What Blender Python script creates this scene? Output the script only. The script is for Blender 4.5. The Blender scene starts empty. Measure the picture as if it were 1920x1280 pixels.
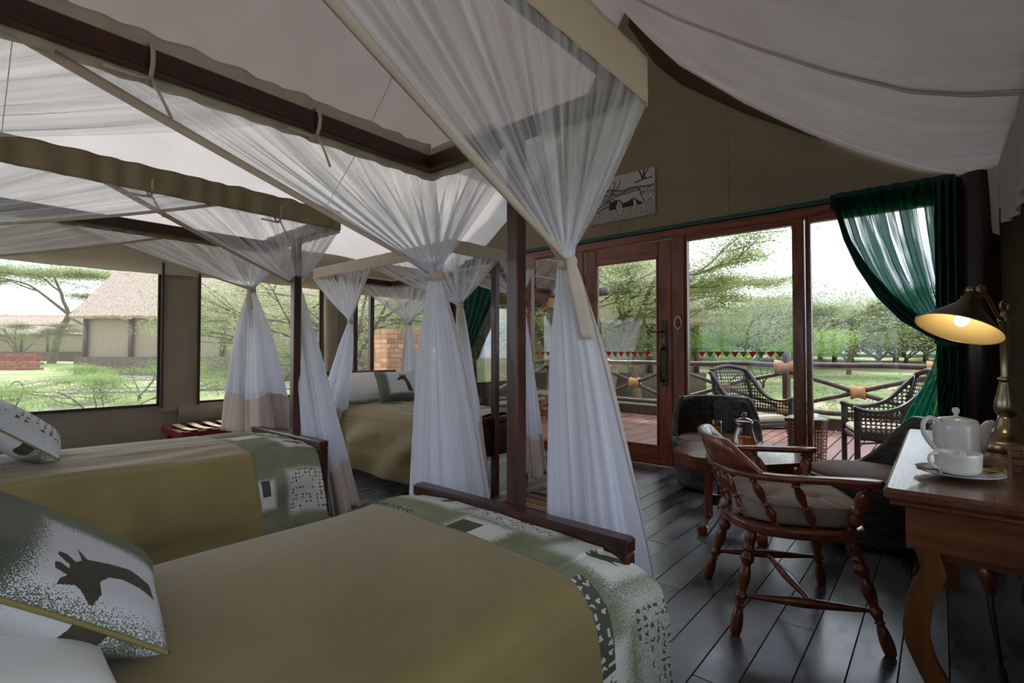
import bpy, math, random
import numpy as np
from mathutils import Vector, Matrix, noise
PI = math.pi
D = bpy.data
SC = bpy.context.scene
COL = SC.collection
random.seed(7); RNG = np.random.default_rng(7)

# ---------------------------------------------------------------- camera, sky, sun, exposure
YAW = math.radians(40.5)
cam_d = D.cameras.new('camera'); cam_d.sensor_width = 36.0; cam_d.lens = 17.625; cam_d.clip_end = 900
cam = D.objects.new('camera', cam_d); COL.objects.link(cam)
cam.location = (0, 0, 1.15); cam.rotation_euler = (math.radians(91.22), 0, YAW)
SC.camera = cam
SC.view_settings.view_transform = 'Standard'; SC.view_settings.look = 'None'
SC.view_settings.gamma = 1.0; SC.view_settings.exposure = 0.6
SC.view_settings.use_curve_mapping = False
SC.cycles.transparent_max_bounces = 24
SC.cycles.max_bounces = 10; SC.cycles.diffuse_bounces = 5; SC.cycles.transmission_bounces = 8
SC.cycles.caustics_reflective = False; SC.cycles.caustics_refractive = False
SC.cycles.sample_clamp_indirect = 6.0
SC.cycles.use_denoising = True

w = D.worlds.new('sky'); SC.world = w; w.use_nodes = True
nt = w.node_tree; nt.nodes.clear()
def N(t, typ, **kw):
    n = t.nodes.new(typ)
    for k, v in kw.items():
        if k in n.inputs.keys(): n.inputs[k].default_value = v
        else: setattr(n, k, v)
    return n
out = N(nt, 'ShaderNodeOutputWorld'); bg = N(nt, 'ShaderNodeBackground')
tc = N(nt, 'ShaderNodeTexCoord'); mp = N(nt, 'ShaderNodeMapping'); mp.inputs['Scale'].default_value = (1, 1, 3.2)
nz = N(nt, 'ShaderNodeTexNoise', Scale=2.2, Detail=6.0, Roughness=0.55)
rp = N(nt, 'ShaderNodeValToRGB')
e = rp.color_ramp.elements
e[0].position = 0.36; e[0].color = (0.27, 0.40, 0.58, 1)
e[1].position = 0.56; e[1].color = (0.88, 0.94, 1.0, 1)
nt.links.new(tc.outputs['Generated'], mp.inputs['Vector']); nt.links.new(mp.outputs[0], nz.inputs['Vector'])
nt.links.new(nz.outputs['Fac'], rp.inputs['Fac']); nt.links.new(rp.outputs['Color'], bg.inputs['Color'])
bg.inputs['Strength'].default_value = 1.9
nt.links.new(bg.outputs[0], out.inputs['Surface'])

sun_d = D.lights.new('sun', 'SUN'); sun_d.energy = 2.8; sun_d.angle = math.radians(4); sun_d.color = (1.0, 0.95, 0.86)
sun = D.objects.new('sun', sun_d); COL.objects.link(sun)
sun.rotation_euler = Vector((-0.55, 0.42, 0.80)).to_track_quat('Z', 'Y').to_euler()

# ---------------------------------------------------------------- calibrated view: pixel to room coordinates
FPX = 940.0; H = 1.15; HZ = 660.0
FW = (-math.sin(YAW), math.cos(YAW)); RT = (math.cos(YAW), math.sin(YAW))
def ray(px, py):
    a = (px - 960) / FPX
    return (FW[0] + a * RT[0], FW[1] + a * RT[1], -(py - HZ) / FPX)
def on_z(px, py, z):
    d = ray(px, py); t = (z - H) / d[2]; return Vector((d[0] * t, d[1] * t, z))
def on_y(px, py, Y):
    d = ray(px, py); t = Y / d[1]; return Vector((d[0] * t, Y, H + d[2] * t))
def on_x(px, py, X):
    d = ray(px, py); t = X / d[0]; return Vector((X, d[1] * t, H + d[2] * t))
def on_d(px, py, dep):
    d = ray(px, py); return Vector((d[0] * dep, d[1] * dep, H + d[2] * dep))

# ---------------------------------------------------------------- materials
def lin(h):
    if isinstance(h, str):
        c = [int(h[i:i + 2], 16) / 255 for i in (0, 2, 4)]
        return tuple(((x / 12.92) if x <= 0.04045 else ((x + 0.055) / 1.055) ** 2.4) for x in c) + (1,)
    return tuple(h) + (1,)
MATS = {}
def newmat(name):
    m = D.materials.new(name); m.use_nodes = True; t = m.node_tree; t.nodes.clear()
    o = t.nodes.new('ShaderNodeOutputMaterial'); MATS[name] = m
    return m, t, o
def coords(t, kind='Object', scale=(1, 1, 1), rot=(0, 0, 0)):
    a = t.nodes.new('ShaderNodeTexCoord'); b = t.nodes.new('ShaderNodeMapping')
    b.inputs['Scale'].default_value = scale; b.inputs['Rotation'].default_value = rot
    t.links.new(a.outputs[kind], b.inputs[0]); return b.outputs[0]
def mat(name, c1, c2=None, rough=0.6, scale=4.0, stretch=(1, 1, 1), bump=0.0, bscale=None, metal=0.0, spec=0.5,
        lo=0.3, hi=0.7, detail=5.0, transl=0.0, per_object=0.0, coat=0.0, roughvar=0.0, emit=None, sheen=0.0):
    m, t, o = newmat(name)
    p = t.nodes.new('ShaderNodeBsdfPrincipled')
    co = coords(t, 'Object', stretch)
    n = N(t, 'ShaderNodeTexNoise', Scale=scale, Detail=detail, Roughness=0.6); t.links.new(co, n.inputs['Vector'])
    r = t.nodes.new('ShaderNodeValToRGB'); r.color_ramp.elements[0].position = lo; r.color_ramp.elements[1].position = hi
    r.color_ramp.elements[0].color = lin(c1); r.color_ramp.elements[1].color = lin(c2 or c1)
    t.links.new(n.outputs['Fac'], r.inputs['Fac'])
    col = r.outputs['Color']
    if per_object:
        oi = t.nodes.new('ShaderNodeObjectInfo'); hs = t.nodes.new('ShaderNodeHueSaturation')
        mr = N(t, 'ShaderNodeMapRange'); mr.inputs['To Min'].default_value = 1 - per_object; mr.inputs['To Max'].default_value = 1 + per_object
        t.links.new(oi.outputs['Random'], mr.inputs['Value']); t.links.new(mr.outputs[0], hs.inputs['Value'])
        t.links.new(col, hs.inputs['Color']); col = hs.outputs['Color']
        ad = N(t, 'ShaderNodeMath', operation='MULTIPLY'); ad.inputs[1].default_value = 37.0
        t.links.new(oi.outputs['Random'], ad.inputs[0])
        va = N(t, 'ShaderNodeVectorMath', operation='ADD'); t.links.new(co, va.inputs[0]); t.links.new(ad.outputs[0], va.inputs[1])
        t.links.new(va.outputs[0], n.inputs['Vector'])
    t.links.new(col, p.inputs['Base Color'])
    p.inputs['Roughness'].default_value = rough; p.inputs['Metallic'].default_value = metal
    p.inputs['Specular IOR Level'].default_value = spec; p.inputs['Coat Weight'].default_value = coat
    if sheen: p.inputs['Sheen Weight'].default_value = sheen
    if roughvar:
        mr2 = N(t, 'ShaderNodeMapRange'); mr2.inputs['To Min'].default_value = rough - roughvar; mr2.inputs['To Max'].default_value = rough + roughvar
        mr2.inputs['From Min'].default_value = 0.3; mr2.inputs['From Max'].default_value = 0.7
        t.links.new(n.outputs['Fac'], mr2.inputs['Value']); t.links.new(mr2.outputs[0], p.inputs['Roughness'])
    if bump:
        n2 = N(t, 'ShaderNodeTexNoise', Scale=bscale or scale * 3, Detail=4.0); t.links.new(co, n2.inputs['Vector'])
        b = N(t, 'ShaderNodeBump', Strength=bump, Distance=0.01); t.links.new(n2.outputs['Fac'], b.inputs['Height'])
        t.links.new(b.outputs[0], p.inputs['Normal'])
    sh = p.outputs[0]
    if transl:
        tr = t.nodes.new('ShaderNodeBsdfTranslucent'); t.links.new(col, tr.inputs['Color'])
        mx = N(t, 'ShaderNodeMixShader'); mx.inputs[0].default_value = transl
        t.links.new(sh, mx.inputs[1]); t.links.new(tr.outputs[0], mx.inputs[2]); sh = mx.outputs[0]
    t.links.new(sh, o.inputs['Surface'])
    return m
def wood(name, c1, c2, rough=0.35, axis='X', scale=1.0, coat=0.2, per_object=0.06):
    st = {'X': (1.2, 14, 14), 'Y': (14, 1.2, 14), 'Z': (14, 14, 1.2)}[axis]
    return mat(name, c1, c2, rough=rough, scale=2.2 * scale, stretch=st, bump=0.12, bscale=6 * scale, coat=coat, lo=0.32, hi=0.68, per_object=per_object)
def glassmat(name, tint=(1, 1, 1), spec_fac=0.06, haze=0.0, hazecol='d9dde0'):
    m, t, o = newmat(name)
    tr = N(t, 'ShaderNodeBsdfTransparent'); tr.inputs['Color'].default_value = (*tint, 1)
    gl = N(t, 'ShaderNodeBsdfGlossy', Roughness=0.03); fr = N(t, 'ShaderNodeFresnel', IOR=1.45)
    mu = N(t, 'ShaderNodeMath', operation='MULTIPLY'); mu.inputs[1].default_value = spec_fac / 0.04 * 0.6
    t.links.new(fr.outputs[0], mu.inputs[0])
    mx = N(t, 'ShaderNodeMixShader'); t.links.new(mu.outputs[0], mx.inputs[0]); t.links.new(tr.outputs[0], mx.inputs[1]); t.links.new(gl.outputs[0], mx.inputs[2])
    sh = mx.outputs[0]
    if haze:
        d = N(t, 'ShaderNodeBsdfTranslucent'); d.inputs['Color'].default_value = lin(hazecol)
        df = N(t, 'ShaderNodeBsdfDiffuse'); df.inputs['Color'].default_value = lin(hazecol)
        ma = N(t, 'ShaderNodeMixShader'); ma.inputs[0].default_value = 0.5
        t.links.new(d.outputs[0], ma.inputs[1]); t.links.new(df.outputs[0], ma.inputs[2])
        m2 = N(t, 'ShaderNodeMixShader'); m2.inputs[0].default_value = haze
        t.links.new(sh, m2.inputs[1]); t.links.new(ma.outputs[0], m2.inputs[2]); sh = m2.outputs[0]
    t.links.new(sh, o.inputs['Surface']); return m
def clearglass(name, col=(0.95, 0.97, 0.97), ior=1.45):
    m, t, o = newmat(name)
    g = N(t, 'ShaderNodeBsdfGlass', Roughness=0.0, IOR=ior); g.inputs['Color'].default_value = (*col, 1)
    tr = N(t, 'ShaderNodeBsdfTransparent'); mx = N(t, 'ShaderNodeMixShader'); tr.inputs['Color'].default_value = (*col, 1)
    gl = N(t, 'ShaderNodeBsdfGlossy', Roughness=0.04); lw = N(t, 'ShaderNodeLayerWeight', Blend=0.35)
    t.links.new(lw.outputs['Facing'], mx.inputs[0])
    t.links.new(tr.outputs[0], mx.inputs[1]); t.links.new(gl.outputs[0], mx.inputs[2]); t.links.new(mx.outputs[0], o.inputs['Surface']); return m
def netmat(name, col, a0, a1, us, vs, transl=0.5):
    """sheer cloth: denser along folds (UV.x noise) and where the threads crowd together (UV.y)"""
    m, t, o = newmat(name)
    co = coords(t, 'UV', (us, vs, 1))
    n = N(t, 'ShaderNodeTexNoise', Scale=1.0, Detail=4.0, Roughness=0.65); t.links.new(co, n.inputs['Vector'])
    mr = N(t, 'ShaderNodeMapRange'); mr.inputs['From Min'].default_value = 0.34; mr.inputs['From Max'].default_value = 0.68
    mr.inputs['To Min'].default_value = a0; mr.inputs['To Max'].default_value = a1; t.links.new(n.outputs['Fac'], mr.inputs['Value'])
    uv = t.nodes.new('ShaderNodeTexCoord'); sx = t.nodes.new('ShaderNodeSeparateXYZ'); t.links.new(uv.outputs['UV'], sx.inputs[0])
    pw = N(t, 'ShaderNodeMath', operation='POWER'); pw.inputs[1].default_value = 2.2; t.links.new(sx.outputs['Y'], pw.inputs[0])
    ml = N(t, 'ShaderNodeMath', operation='MULTIPLY_ADD'); ml.inputs[1].default_value = 0.35
    t.links.new(pw.outputs[0], ml.inputs[0]); t.links.new(mr.outputs[0], ml.inputs[2])
    cl = N(t, 'ShaderNodeClamp'); cl.inputs['Max'].default_value = 0.97; t.links.new(ml.outputs[0], cl.inputs[0])
    df = N(t, 'ShaderNodeBsdfDiffuse'); df.inputs['Color'].default_value = lin(col)
    tl = N(t, 'ShaderNodeBsdfTranslucent'); tl.inputs['Color'].default_value = lin(col)
    ma = N(t, 'ShaderNodeMixShader'); ma.inputs[0].default_value = transl
    t.links.new(df.outputs[0], ma.inputs[1]); t.links.new(tl.outputs[0], ma.inputs[2])
    tr = N(t, 'ShaderNodeBsdfTransparent'); mx = N(t, 'ShaderNodeMixShader')
    t.links.new(cl.outputs[0], mx.inputs[0]); t.links.new(tr.outputs[0], mx.inputs[1]); t.links.new(ma.outputs[0], mx.inputs[2])
    t.links.new(mx.outputs[0], o.inputs['Surface']); return m
def wicker(name, c1, c2, scale=60.0, rough=0.4):
    m, t, o = newmat(name)
    p = N(t, 'ShaderNodeBsdfPrincipled', Roughness=rough); co = coords(t, 'UV', (1, 1, 1))
    b = N(t, 'ShaderNodeTexBrick'); b.offset = 0.5
    b.inputs['Scale'].default_value = scale; b.inputs['Mortar Size'].default_value = 0.018; b.inputs['Mortar Smooth'].default_value = 0.6
    b.inputs['Brick Width'].default_value = 0.7; b.inputs['Row Height'].default_value = 0.32
    b.inputs['Color1'].default_value = lin(c1); b.inputs['Color2'].default_value = lin(c2); b.inputs['Mortar'].default_value = (0.002, 0.002, 0.002, 1)
    t.links.new(co, b.inputs['Vector']); t.links.new(b.outputs['Color'], p.inputs['Base Color'])
    iv = N(t, 'ShaderNodeMath', operation='SUBTRACT'); iv.inputs[0].default_value = 1.0; t.links.new(b.outputs['Fac'], iv.inputs[1])
    bp = N(t, 'ShaderNodeBump', Strength=1.0, Distance=0.012); t.links.new(iv.outputs[0], bp.inputs['Height']); t.links.new(bp.outputs[0], p.inputs['Normal'])
    t.links.new(p.outputs[0], o.inputs['Surface']); return m
def canework(name, c1, scale=26.0):
    """open six-way cane weave: round holes between woven strands"""
    m, t, o = newmat(name)
    p = N(t, 'ShaderNodeBsdfPrincipled', Roughness=0.45); p.inputs['Base Color'].default_value = lin(c1)
    co = coords(t, 'UV', (scale, scale, 1))
    v = N(t, 'ShaderNodeTexVoronoi', Scale=1.0, Randomness=0.0); v.voronoi_dimensions = '2D'; t.links.new(co, v.inputs['Vector'])
    lt = N(t, 'ShaderNodeMath', operation='LESS_THAN'); lt.inputs[1].default_value = 0.33; t.links.new(v.outputs['Distance'], lt.inputs[0])
    co2 = coords(t, 'UV', (scale * 2, scale * 2, 1), (0, 0, 0.785))
    v2 = N(t, 'ShaderNodeTexVoronoi', Scale=1.0, Randomness=0.3); v2.voronoi_dimensions = '2D'; t.links.new(co2, v2.inputs['Vector'])
    lt2 = N(t, 'ShaderNodeMath', operation='LESS_THAN'); lt2.inputs[1].default_value = 0.17; t.links.new(v2.outputs['Distance'], lt2.inputs[0])
    mxx = N(t, 'ShaderNodeMath', operation='MAXIMUM'); t.links.new(lt.outputs[0], mxx.inputs[0]); t.links.new(lt2.outputs[0], mxx.inputs[1])
    tr = N(t, 'ShaderNodeBsdfTransparent'); mx = N(t, 'ShaderNodeMixShader')
    t.links.new(mxx.outputs[0], mx.inputs[0]); t.links.new(p.outputs[0], mx.inputs[1]); t.links.new(tr.outputs[0], mx.inputs[2])
    t.links.new(mx.outputs[0], o.inputs['Surface']); return m
def printmat(name, base, white, fig, light_fig=None, speck=320.0):
    """printed cloth; mask R = white patch, G = dark figure, B = pale figure, edges broken up by a fine spray"""
    m, t, o = newmat(name)
    p = N(t, 'ShaderNodeBsdfPrincipled', Roughness=0.75)
    a = t.nodes.new('ShaderNodeAttribute'); a.attribute_name = 'print'; s = t.nodes.new('ShaderNodeSeparateColor'); t.links.new(a.outputs['Color'], s.inputs[0])
    co = coords(t, 'Object'); n = N(t, 'ShaderNodeTexNoise', Scale=speck, Detail=2.0); t.links.new(co, n.inputs['Vector'])
    ad = N(t, 'ShaderNodeMath', operation='MULTIPLY_ADD'); ad.inputs[1].default_value = 2.6; ad.inputs[2].default_value = -1.3; t.links.new(n.outputs['Fac'], ad.inputs[0])
    su = N(t, 'ShaderNodeMath', operation='ADD'); t.links.new(ad.outputs[0], su.inputs[0]); t.links.new(s.outputs[0], su.inputs[1])
    mr = N(t, 'ShaderNodeMapRange'); mr.inputs['From Min'].default_value = 0.42; mr.inputs['From Max'].default_value = 0.58; t.links.new(su.outputs[0], mr.inputs['Value'])
    n2 = N(t, 'ShaderNodeTexNoise', Scale=5.0, Detail=3.0); t.links.new(co, n2.inputs['Vector'])
    r = t.nodes.new('ShaderNodeValToRGB'); r.color_ramp.elements[0].position = .35; r.color_ramp.elements[1].position = .65
    bl = lin(base); r.color_ramp.elements[0].color = tuple(x * .72 for x in bl[:3]) + (1,); r.color_ramp.elements[1].color = tuple(min(1, x * 1.2) for x in bl[:3]) + (1,)
    t.links.new(n2.outputs['Fac'], r.inputs['Fac'])
    def mix(f, c1, c2):
        k = t.nodes.new('ShaderNodeMix'); k.data_type = 'RGBA'; t.links.new(f, k.inputs[0]); t.links.new(c1, k.inputs[6])
        if isinstance(c2, tuple): k.inputs[7].default_value = c2
        else: t.links.new(c2, k.inputs[7])
        return k.outputs[2]
    c = mix(mr.outputs[0], r.outputs['Color'], lin(white))
    r2 = t.nodes.new('ShaderNodeValToRGB'); r2.color_ramp.elements[0].color = tuple(x * .6 for x in lin(fig)[:3]) + (1,); r2.color_ramp.elements[1].color = lin(fig)
    t.links.new(n.outputs['Fac'], r2.inputs['Fac'])
    g = N(t, 'ShaderNodeMath', operation='GREATER_THAN'); g.inputs[1].default_value = 0.5; t.links.new(s.outputs[1], g.inputs[0])
    c = mix(g.outputs[0], c, r2.outputs['Color'])
    g2 = N(t, 'ShaderNodeMath', operation='GREATER_THAN'); g2.inputs[1].default_value = 0.5; t.links.new(s.outputs[2], g2.inputs[0])
    c = mix(g2.outputs[0], c, lin(light_fig or white))
    t.links.new(c, p.inputs['Base Color']); t.links.new(p.outputs[0], o.inputs['Surface']); return m

canvas = mat('khaki_canvas', '857763', '91836e', rough=0.85, scale=3, bump=0.15, bscale=9, transl=0.06)
canvas_in = mat('tan_canvas', '867b6a', '918674', rough=0.85, scale=3, bump=0.2, bscale=7, transl=0.10)
liner = mat('white_liner', 'c0b8b4', 'ccc5c1', rough=0.8, scale=2, bump=0.10, bscale=5, transl=0.36)
valance_m = mat('cream_valance', 'aca08a', 'b9ae98', rough=0.85, scale=4, bump=0.1, transl=0.2)
net_m = netmat('white_netting', 'f0f2fc', 0.10, 0.80, 26, 0.8)
net_low = netmat('white_netting_gathered', 'f0f2fc', 0.48, 0.95, 30, 0.8)
net_thin = netmat('thin_netting', 'd9dde6', 0.10, 0.42, 26, 1.0)
beige = mat('beige_cotton', 'c4b2a6', 'cfbfb4', rough=0.8, scale=5, bump=0.06, transl=0.1)
beige_d = mat('taupe_cotton', '8c7b64', '988871', rough=0.8, scale=5, bump=0.1)
darkwood = wood('dark_bed_wood', '2e1510', '4a241a', rough=0.35, axis='X')
darkwood_z = wood('dark_post_wood', '2e1711', '52291b', rough=0.35, axis='Z')
olive = mat('olive_cotton', '786739', '8e7b47', rough=0.7, scale=2.2, bump=0.12, bscale=3, sheen=0.2)
print_m = printmat('safari_print', '757a5c', 'cfcfc6', '4e4f3d', 'b9bba8', 420.0)
cushion_m = printmat('giraffe_print', '5a6150', 'c9c9cc', '473f33', None, 420.0)
whitecotton = mat('white_cotton', 'c9c6c0', 'd3d0cb', rough=0.8, scale=3, bump=0.1, bscale=5)
piping_m = mat('ochre_piping', '75693a', '857846', rough=0.7)
floor_m = mat('stained_boards_pale_sheen', '2b2c2f', '8b8f94', rough=0.31, scale=1.6, stretch=(2.6, 0.8, 1), bump=0.05, bscale=3, lo=0.36, hi=0.70, per_object=0.25, roughvar=0.12, spec=1.0)  # dark stain; paler patches put the window sheen into the colour
deck_m = mat('red_deck_boards', '5f392f', '93665a', rough=0.42, scale=3, stretch=(3, 1, 1), per_object=0.22, roughvar=0.1)
redwood = wood('red_door_wood', '521f0d', '94481f', rough=0.35, axis='Z')
redwood_x = wood('red_frame_wood', '521f0d', '94481f', rough=0.35, axis='X')
chairwood = wood('reddish_chair_wood', '562412', '8c4827', rough=0.25, axis='X', coat=0.35)
chairwood_z = wood('turned_chair_wood', '562412', '8c4827', rough=0.25, axis='Z', coat=0.35)
deskwood = wood('desk_top_wood', '4a2a1c', '6e4430', rough=0.28, axis='Y', coat=0.3)
deskside = wood('desk_apron_wood', '4a2610', '744420', rough=0.4, axis='X', coat=0.2)
deskleg = wood('desk_leg_wood', '4a2610', '7c4a1e', rough=0.4, axis='Z', coat=0.2)
nearblack = wood('near_black_wood', '180c0a', '26130e', axis='Z')
logm = mat('dark_log', '32231d', '58463c', rough=0.32, scale=3, stretch=(4, 4, 1), bump=0.25, bscale=10, coat=0.2)
rope_m = mat('tan_rope', 'a47a4e', 'c99a68', rough=0.8, scale=3, stretch=(1, 1, 40), bump=0.6, bscale=4)
blackwick = wicker('black_wicker', '2a2524', '57504c', 17, 0.33)
brownwick = wicker('brown_wicker', '3e2917', '5d4226', 30)
cane_m = canework('dark_canework', '241b18')
cane_b = canework('brown_canework', '6a4c2c', 30)
cushbrown = mat('brown_cushion', '74594b', '826658', rough=0.75, scale=5)
cushtaupe = mat('taupe_cushion', '90847a', '9f9388', rough=0.75, scale=6, bump=0.1)
cushcream = mat('cream_cushion', 'b0a48f', 'beb39f', rough=0.8)
brass = mat('antique_brass', '8a8068', 'aaa084', rough=0.25, metal=1.0, scale=8)
darkbrass = mat('dark_bronze', '3a342a', '5a5040', rough=0.4, metal=0.9, scale=8)
fly_m = mat('shade_fly_canvas', 'b8b2b0', 'c2bcba', rough=.9, transl=.42)
shade_out = mat('dark_metal_shade', '5a4c38', '75654b', rough=0.3, metal=0.9)
shade_in = mat('cream_enamel', 'c7b27c', 'cdb984', rough=0.5)
porcelain = mat('white_porcelain', 'dcdad6', 'e2e0dc', rough=0.12, spec=0.6, coat=0.4)
goldm = mat('gold_foil', '8a6212', 'b58a2e', rough=0.35, metal=0.7)
pane_m = glassmat('window_glass')
screen_m = glassmat('insect_screen', spec_fac=0.0, haze=0.07, hazecol='c9c6bd')
juice_m = mat('orange_juice', 'ffa414', 'ffb022', rough=0.25, transl=0.85)
glass_m = clearglass('clear_glass')
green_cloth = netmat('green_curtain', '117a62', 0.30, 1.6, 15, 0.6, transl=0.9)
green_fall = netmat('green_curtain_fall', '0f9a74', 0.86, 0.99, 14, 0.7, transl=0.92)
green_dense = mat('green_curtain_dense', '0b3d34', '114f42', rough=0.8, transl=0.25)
teal_trim = mat('teal_rail', '16433c', '1d5248', rough=0.6)
blacktrim = mat('dark_binding', '2b1d1a', '38251f', rough=0.7)
metal_black = mat('black_iron', '141414', '1f1f1f', rough=0.5, metal=0.5)
red_sticker = mat('red_sticker', 'd0101c', 'd8141f', rough=0.5, transl=0.3)
olive_sticker = mat('olive_sticker', '8a7f12', '948a18', rough=0.5, transl=0.3)
brick_m = mat('orange_brick', 'b97a4d', 'e0b184', rough=0.8, scale=6, bump=0.3, per_object=0.3)
redbrick = mat('red_brick', '7d3a2a', '9a5340', rough=0.85, scale=6, bump=0.3, per_object=0.2)
mortar_m = mat('pale_mortar', 'b79f86', 'c5af97', rough=0.9)
thatch_m = mat('pale_thatch', '8d7468', 'dcc4b4', rough=0.9, scale=9, stretch=(2.2, 2.2, 6), bump=1.0, bscale=14, lo=0.36, hi=0.6)
thatch_dark = mat('brown_thatch', '4e3320', '98704c', rough=0.9, scale=12, bump=0.8, bscale=20)
tentwall = mat('tent_wall_tan', '8c7f69', '998b75', rough=0.85, scale=2, stretch=(6, 6, 1))
bark = mat('acacia_bark', '4f4436', '857763', rough=0.9, scale=6, stretch=(3, 3, 1), bump=0.6)
bark_d = mat('dark_bark', '33291f', '5a4c3c', rough=0.9, scale=6, stretch=(3, 3, 1), bump=0.6)
leaf_a = mat('acacia_leaves', '73824a', 'b0bc82', rough=0.7, scale=0.9, transl=0.45, lo=0.3, hi=0.7)
leaf_b = mat('grey_green_leaves', '7e8a60', 'b4bb96', rough=0.7, scale=0.7, transl=0.45)
leaf_c = mat('fresh_leaves', '6f8f3a', 'a4c067', rough=0.7, scale=1.5, transl=0.45)
soil = mat('path_sand', 'a99684', 'c4b19d', rough=0.95, scale=2, bump=0.3)
stone = mat('kerb_stone', '8e877e', 'a9a29a', rough=0.9, scale=5, bump=0.4)
iron = mat('wrought_iron', '3a3632', '4a4540', rough=0.5, metal=0.6)
redpaint = mat('dark_red_wood', '5a1713', '7a241c', rough=0.4, scale=6)
strap_m = mat('cream_webbing', 'b5a58a', 'c6b79d', rough=0.85, scale=20)
plaque_m = mat('brass_plaque', '9d8f5e', 'b3a674', rough=0.35, metal=0.5)
woven_box = wicker('woven_banana_fibre', '7a5526', '3a2416', 14, 0.6)
def groundmat():
    m, t, o = newmat('grass_ground')
    p = N(t, 'ShaderNodeBsdfPrincipled', Roughness=0.95); co = coords(t, 'Object')
    n = N(t, 'ShaderNodeTexNoise', Scale=0.35, Detail=6.0, Roughness=0.65); t.links.new(co, n.inputs['Vector'])
    r = t.nodes.new('ShaderNodeValToRGB'); r.color_ramp.elements[0].position = 0.40; r.color_ramp.elements[1].position = 0.58
    r.color_ramp.elements[0].color = lin('c0aa8f'); r.color_ramp.elements[1].color = lin('8aa45e')
    x = r.color_ramp.elements.new(0.48); x.color = lin('9ca673')
    t.links.new(n.outputs['Fac'], r.inputs['Fac'])
    n2 = N(t, 'ShaderNodeTexNoise', Scale=14.0, Detail=4.0); t.links.new(co, n2.inputs['Vector'])
    k = t.nodes.new('ShaderNodeMix'); k.data_type = 'RGBA'; k.blend_type = 'MULTIPLY'; k.inputs[0].default_value = 0.7
    t.links.new(r.outputs['Color'], k.inputs[6]); r2 = t.nodes.new('ShaderNodeValToRGB'); r2.color_ramp.elements[0].position = .3; r2.color_ramp.elements[1].position = .6
    r2.color_ramp.elements[0].color = (.45, .48, .4, 1); t.links.new(n2.outputs['Fac'], r2.inputs['Fac']); t.links.new(r2.outputs['Color'], k.inputs[7])
    # bare trodden earth around the tent, added pale to neutralise green light bounced indoors
    ds = N(t, 'ShaderNodeVectorMath', operation='DISTANCE'); ds.inputs[1].default_value = (-2.2, 1.0, -.6); t.links.new(co, ds.inputs[0])
    mr = N(t, 'ShaderNodeMapRange'); mr.inputs['From Min'].default_value = 9.0; mr.inputs['From Max'].default_value = 15.0; t.links.new(ds.outputs['Value'], mr.inputs['Value'])
    k3 = t.nodes.new('ShaderNodeMix'); k3.data_type = 'RGBA'; k3.inputs[6].default_value = lin('b3a598'); t.links.new(mr.outputs[0], k3.inputs[0]); t.links.new(k.outputs[2], k3.inputs[7])
    t.links.new(k3.outputs[2], p.inputs['Base Color']); t.links.new(p.outputs[0], o.inputs['Surface']); return m
ground_m = groundmat()
def rugmat():
    m, t, o = newmat('rag_rug_stripes')
    p = N(t, 'ShaderNodeBsdfPrincipled', Roughness=0.9); co = coords(t, 'Object', (1.5, 85, 1))
    n = N(t, 'ShaderNodeTexWhiteNoise'); n.noise_dimensions = '2D'
    mt = N(t, 'ShaderNodeVectorMath', operation='FLOOR'); t.links.new(co, mt.inputs[0]); t.links.new(mt.outputs[0], n.inputs['Vector'])
    r = t.nodes.new('ShaderNodeValToRGB'); r.color_ramp.interpolation = 'CONSTANT'
    cs = ['8c2334', 'd9c9b4', '1d1b22', 'b5622e', '2d6a66', 'c9a548', '712b52', 'cfd3cb', '3a3a2a', 'c04a4a']
    while len(r.color_ramp.elements) < len(cs): r.color_ramp.elements.new(0.5)
    for i, c in enumerate(cs): r.color_ramp.elements[i].position = i / len(cs); r.color_ramp.elements[i].color = lin(c)
    t.links.new(n.outputs['Value'], r.inputs['Fac']); t.links.new(r.outputs['Color'], p.inputs['Base Color']); t.links.new(p.outputs[0], o.inputs['Surface']); return m
rug_m = rugmat()
def sketchmat():
    m, t, o = newmat('ink_drawing'); p = N(t, 'ShaderNodeBsdfPrincipled', Roughness=0.8)
    a = t.nodes.new('ShaderNodeAttribute'); a.attribute_name = 'print'; t.links.new(a.outputs['Color'], p.inputs['Base Color'])
    t.links.new(p.outputs[0], o.inputs['Surface']); return m
sketch_m = sketchmat()

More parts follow.
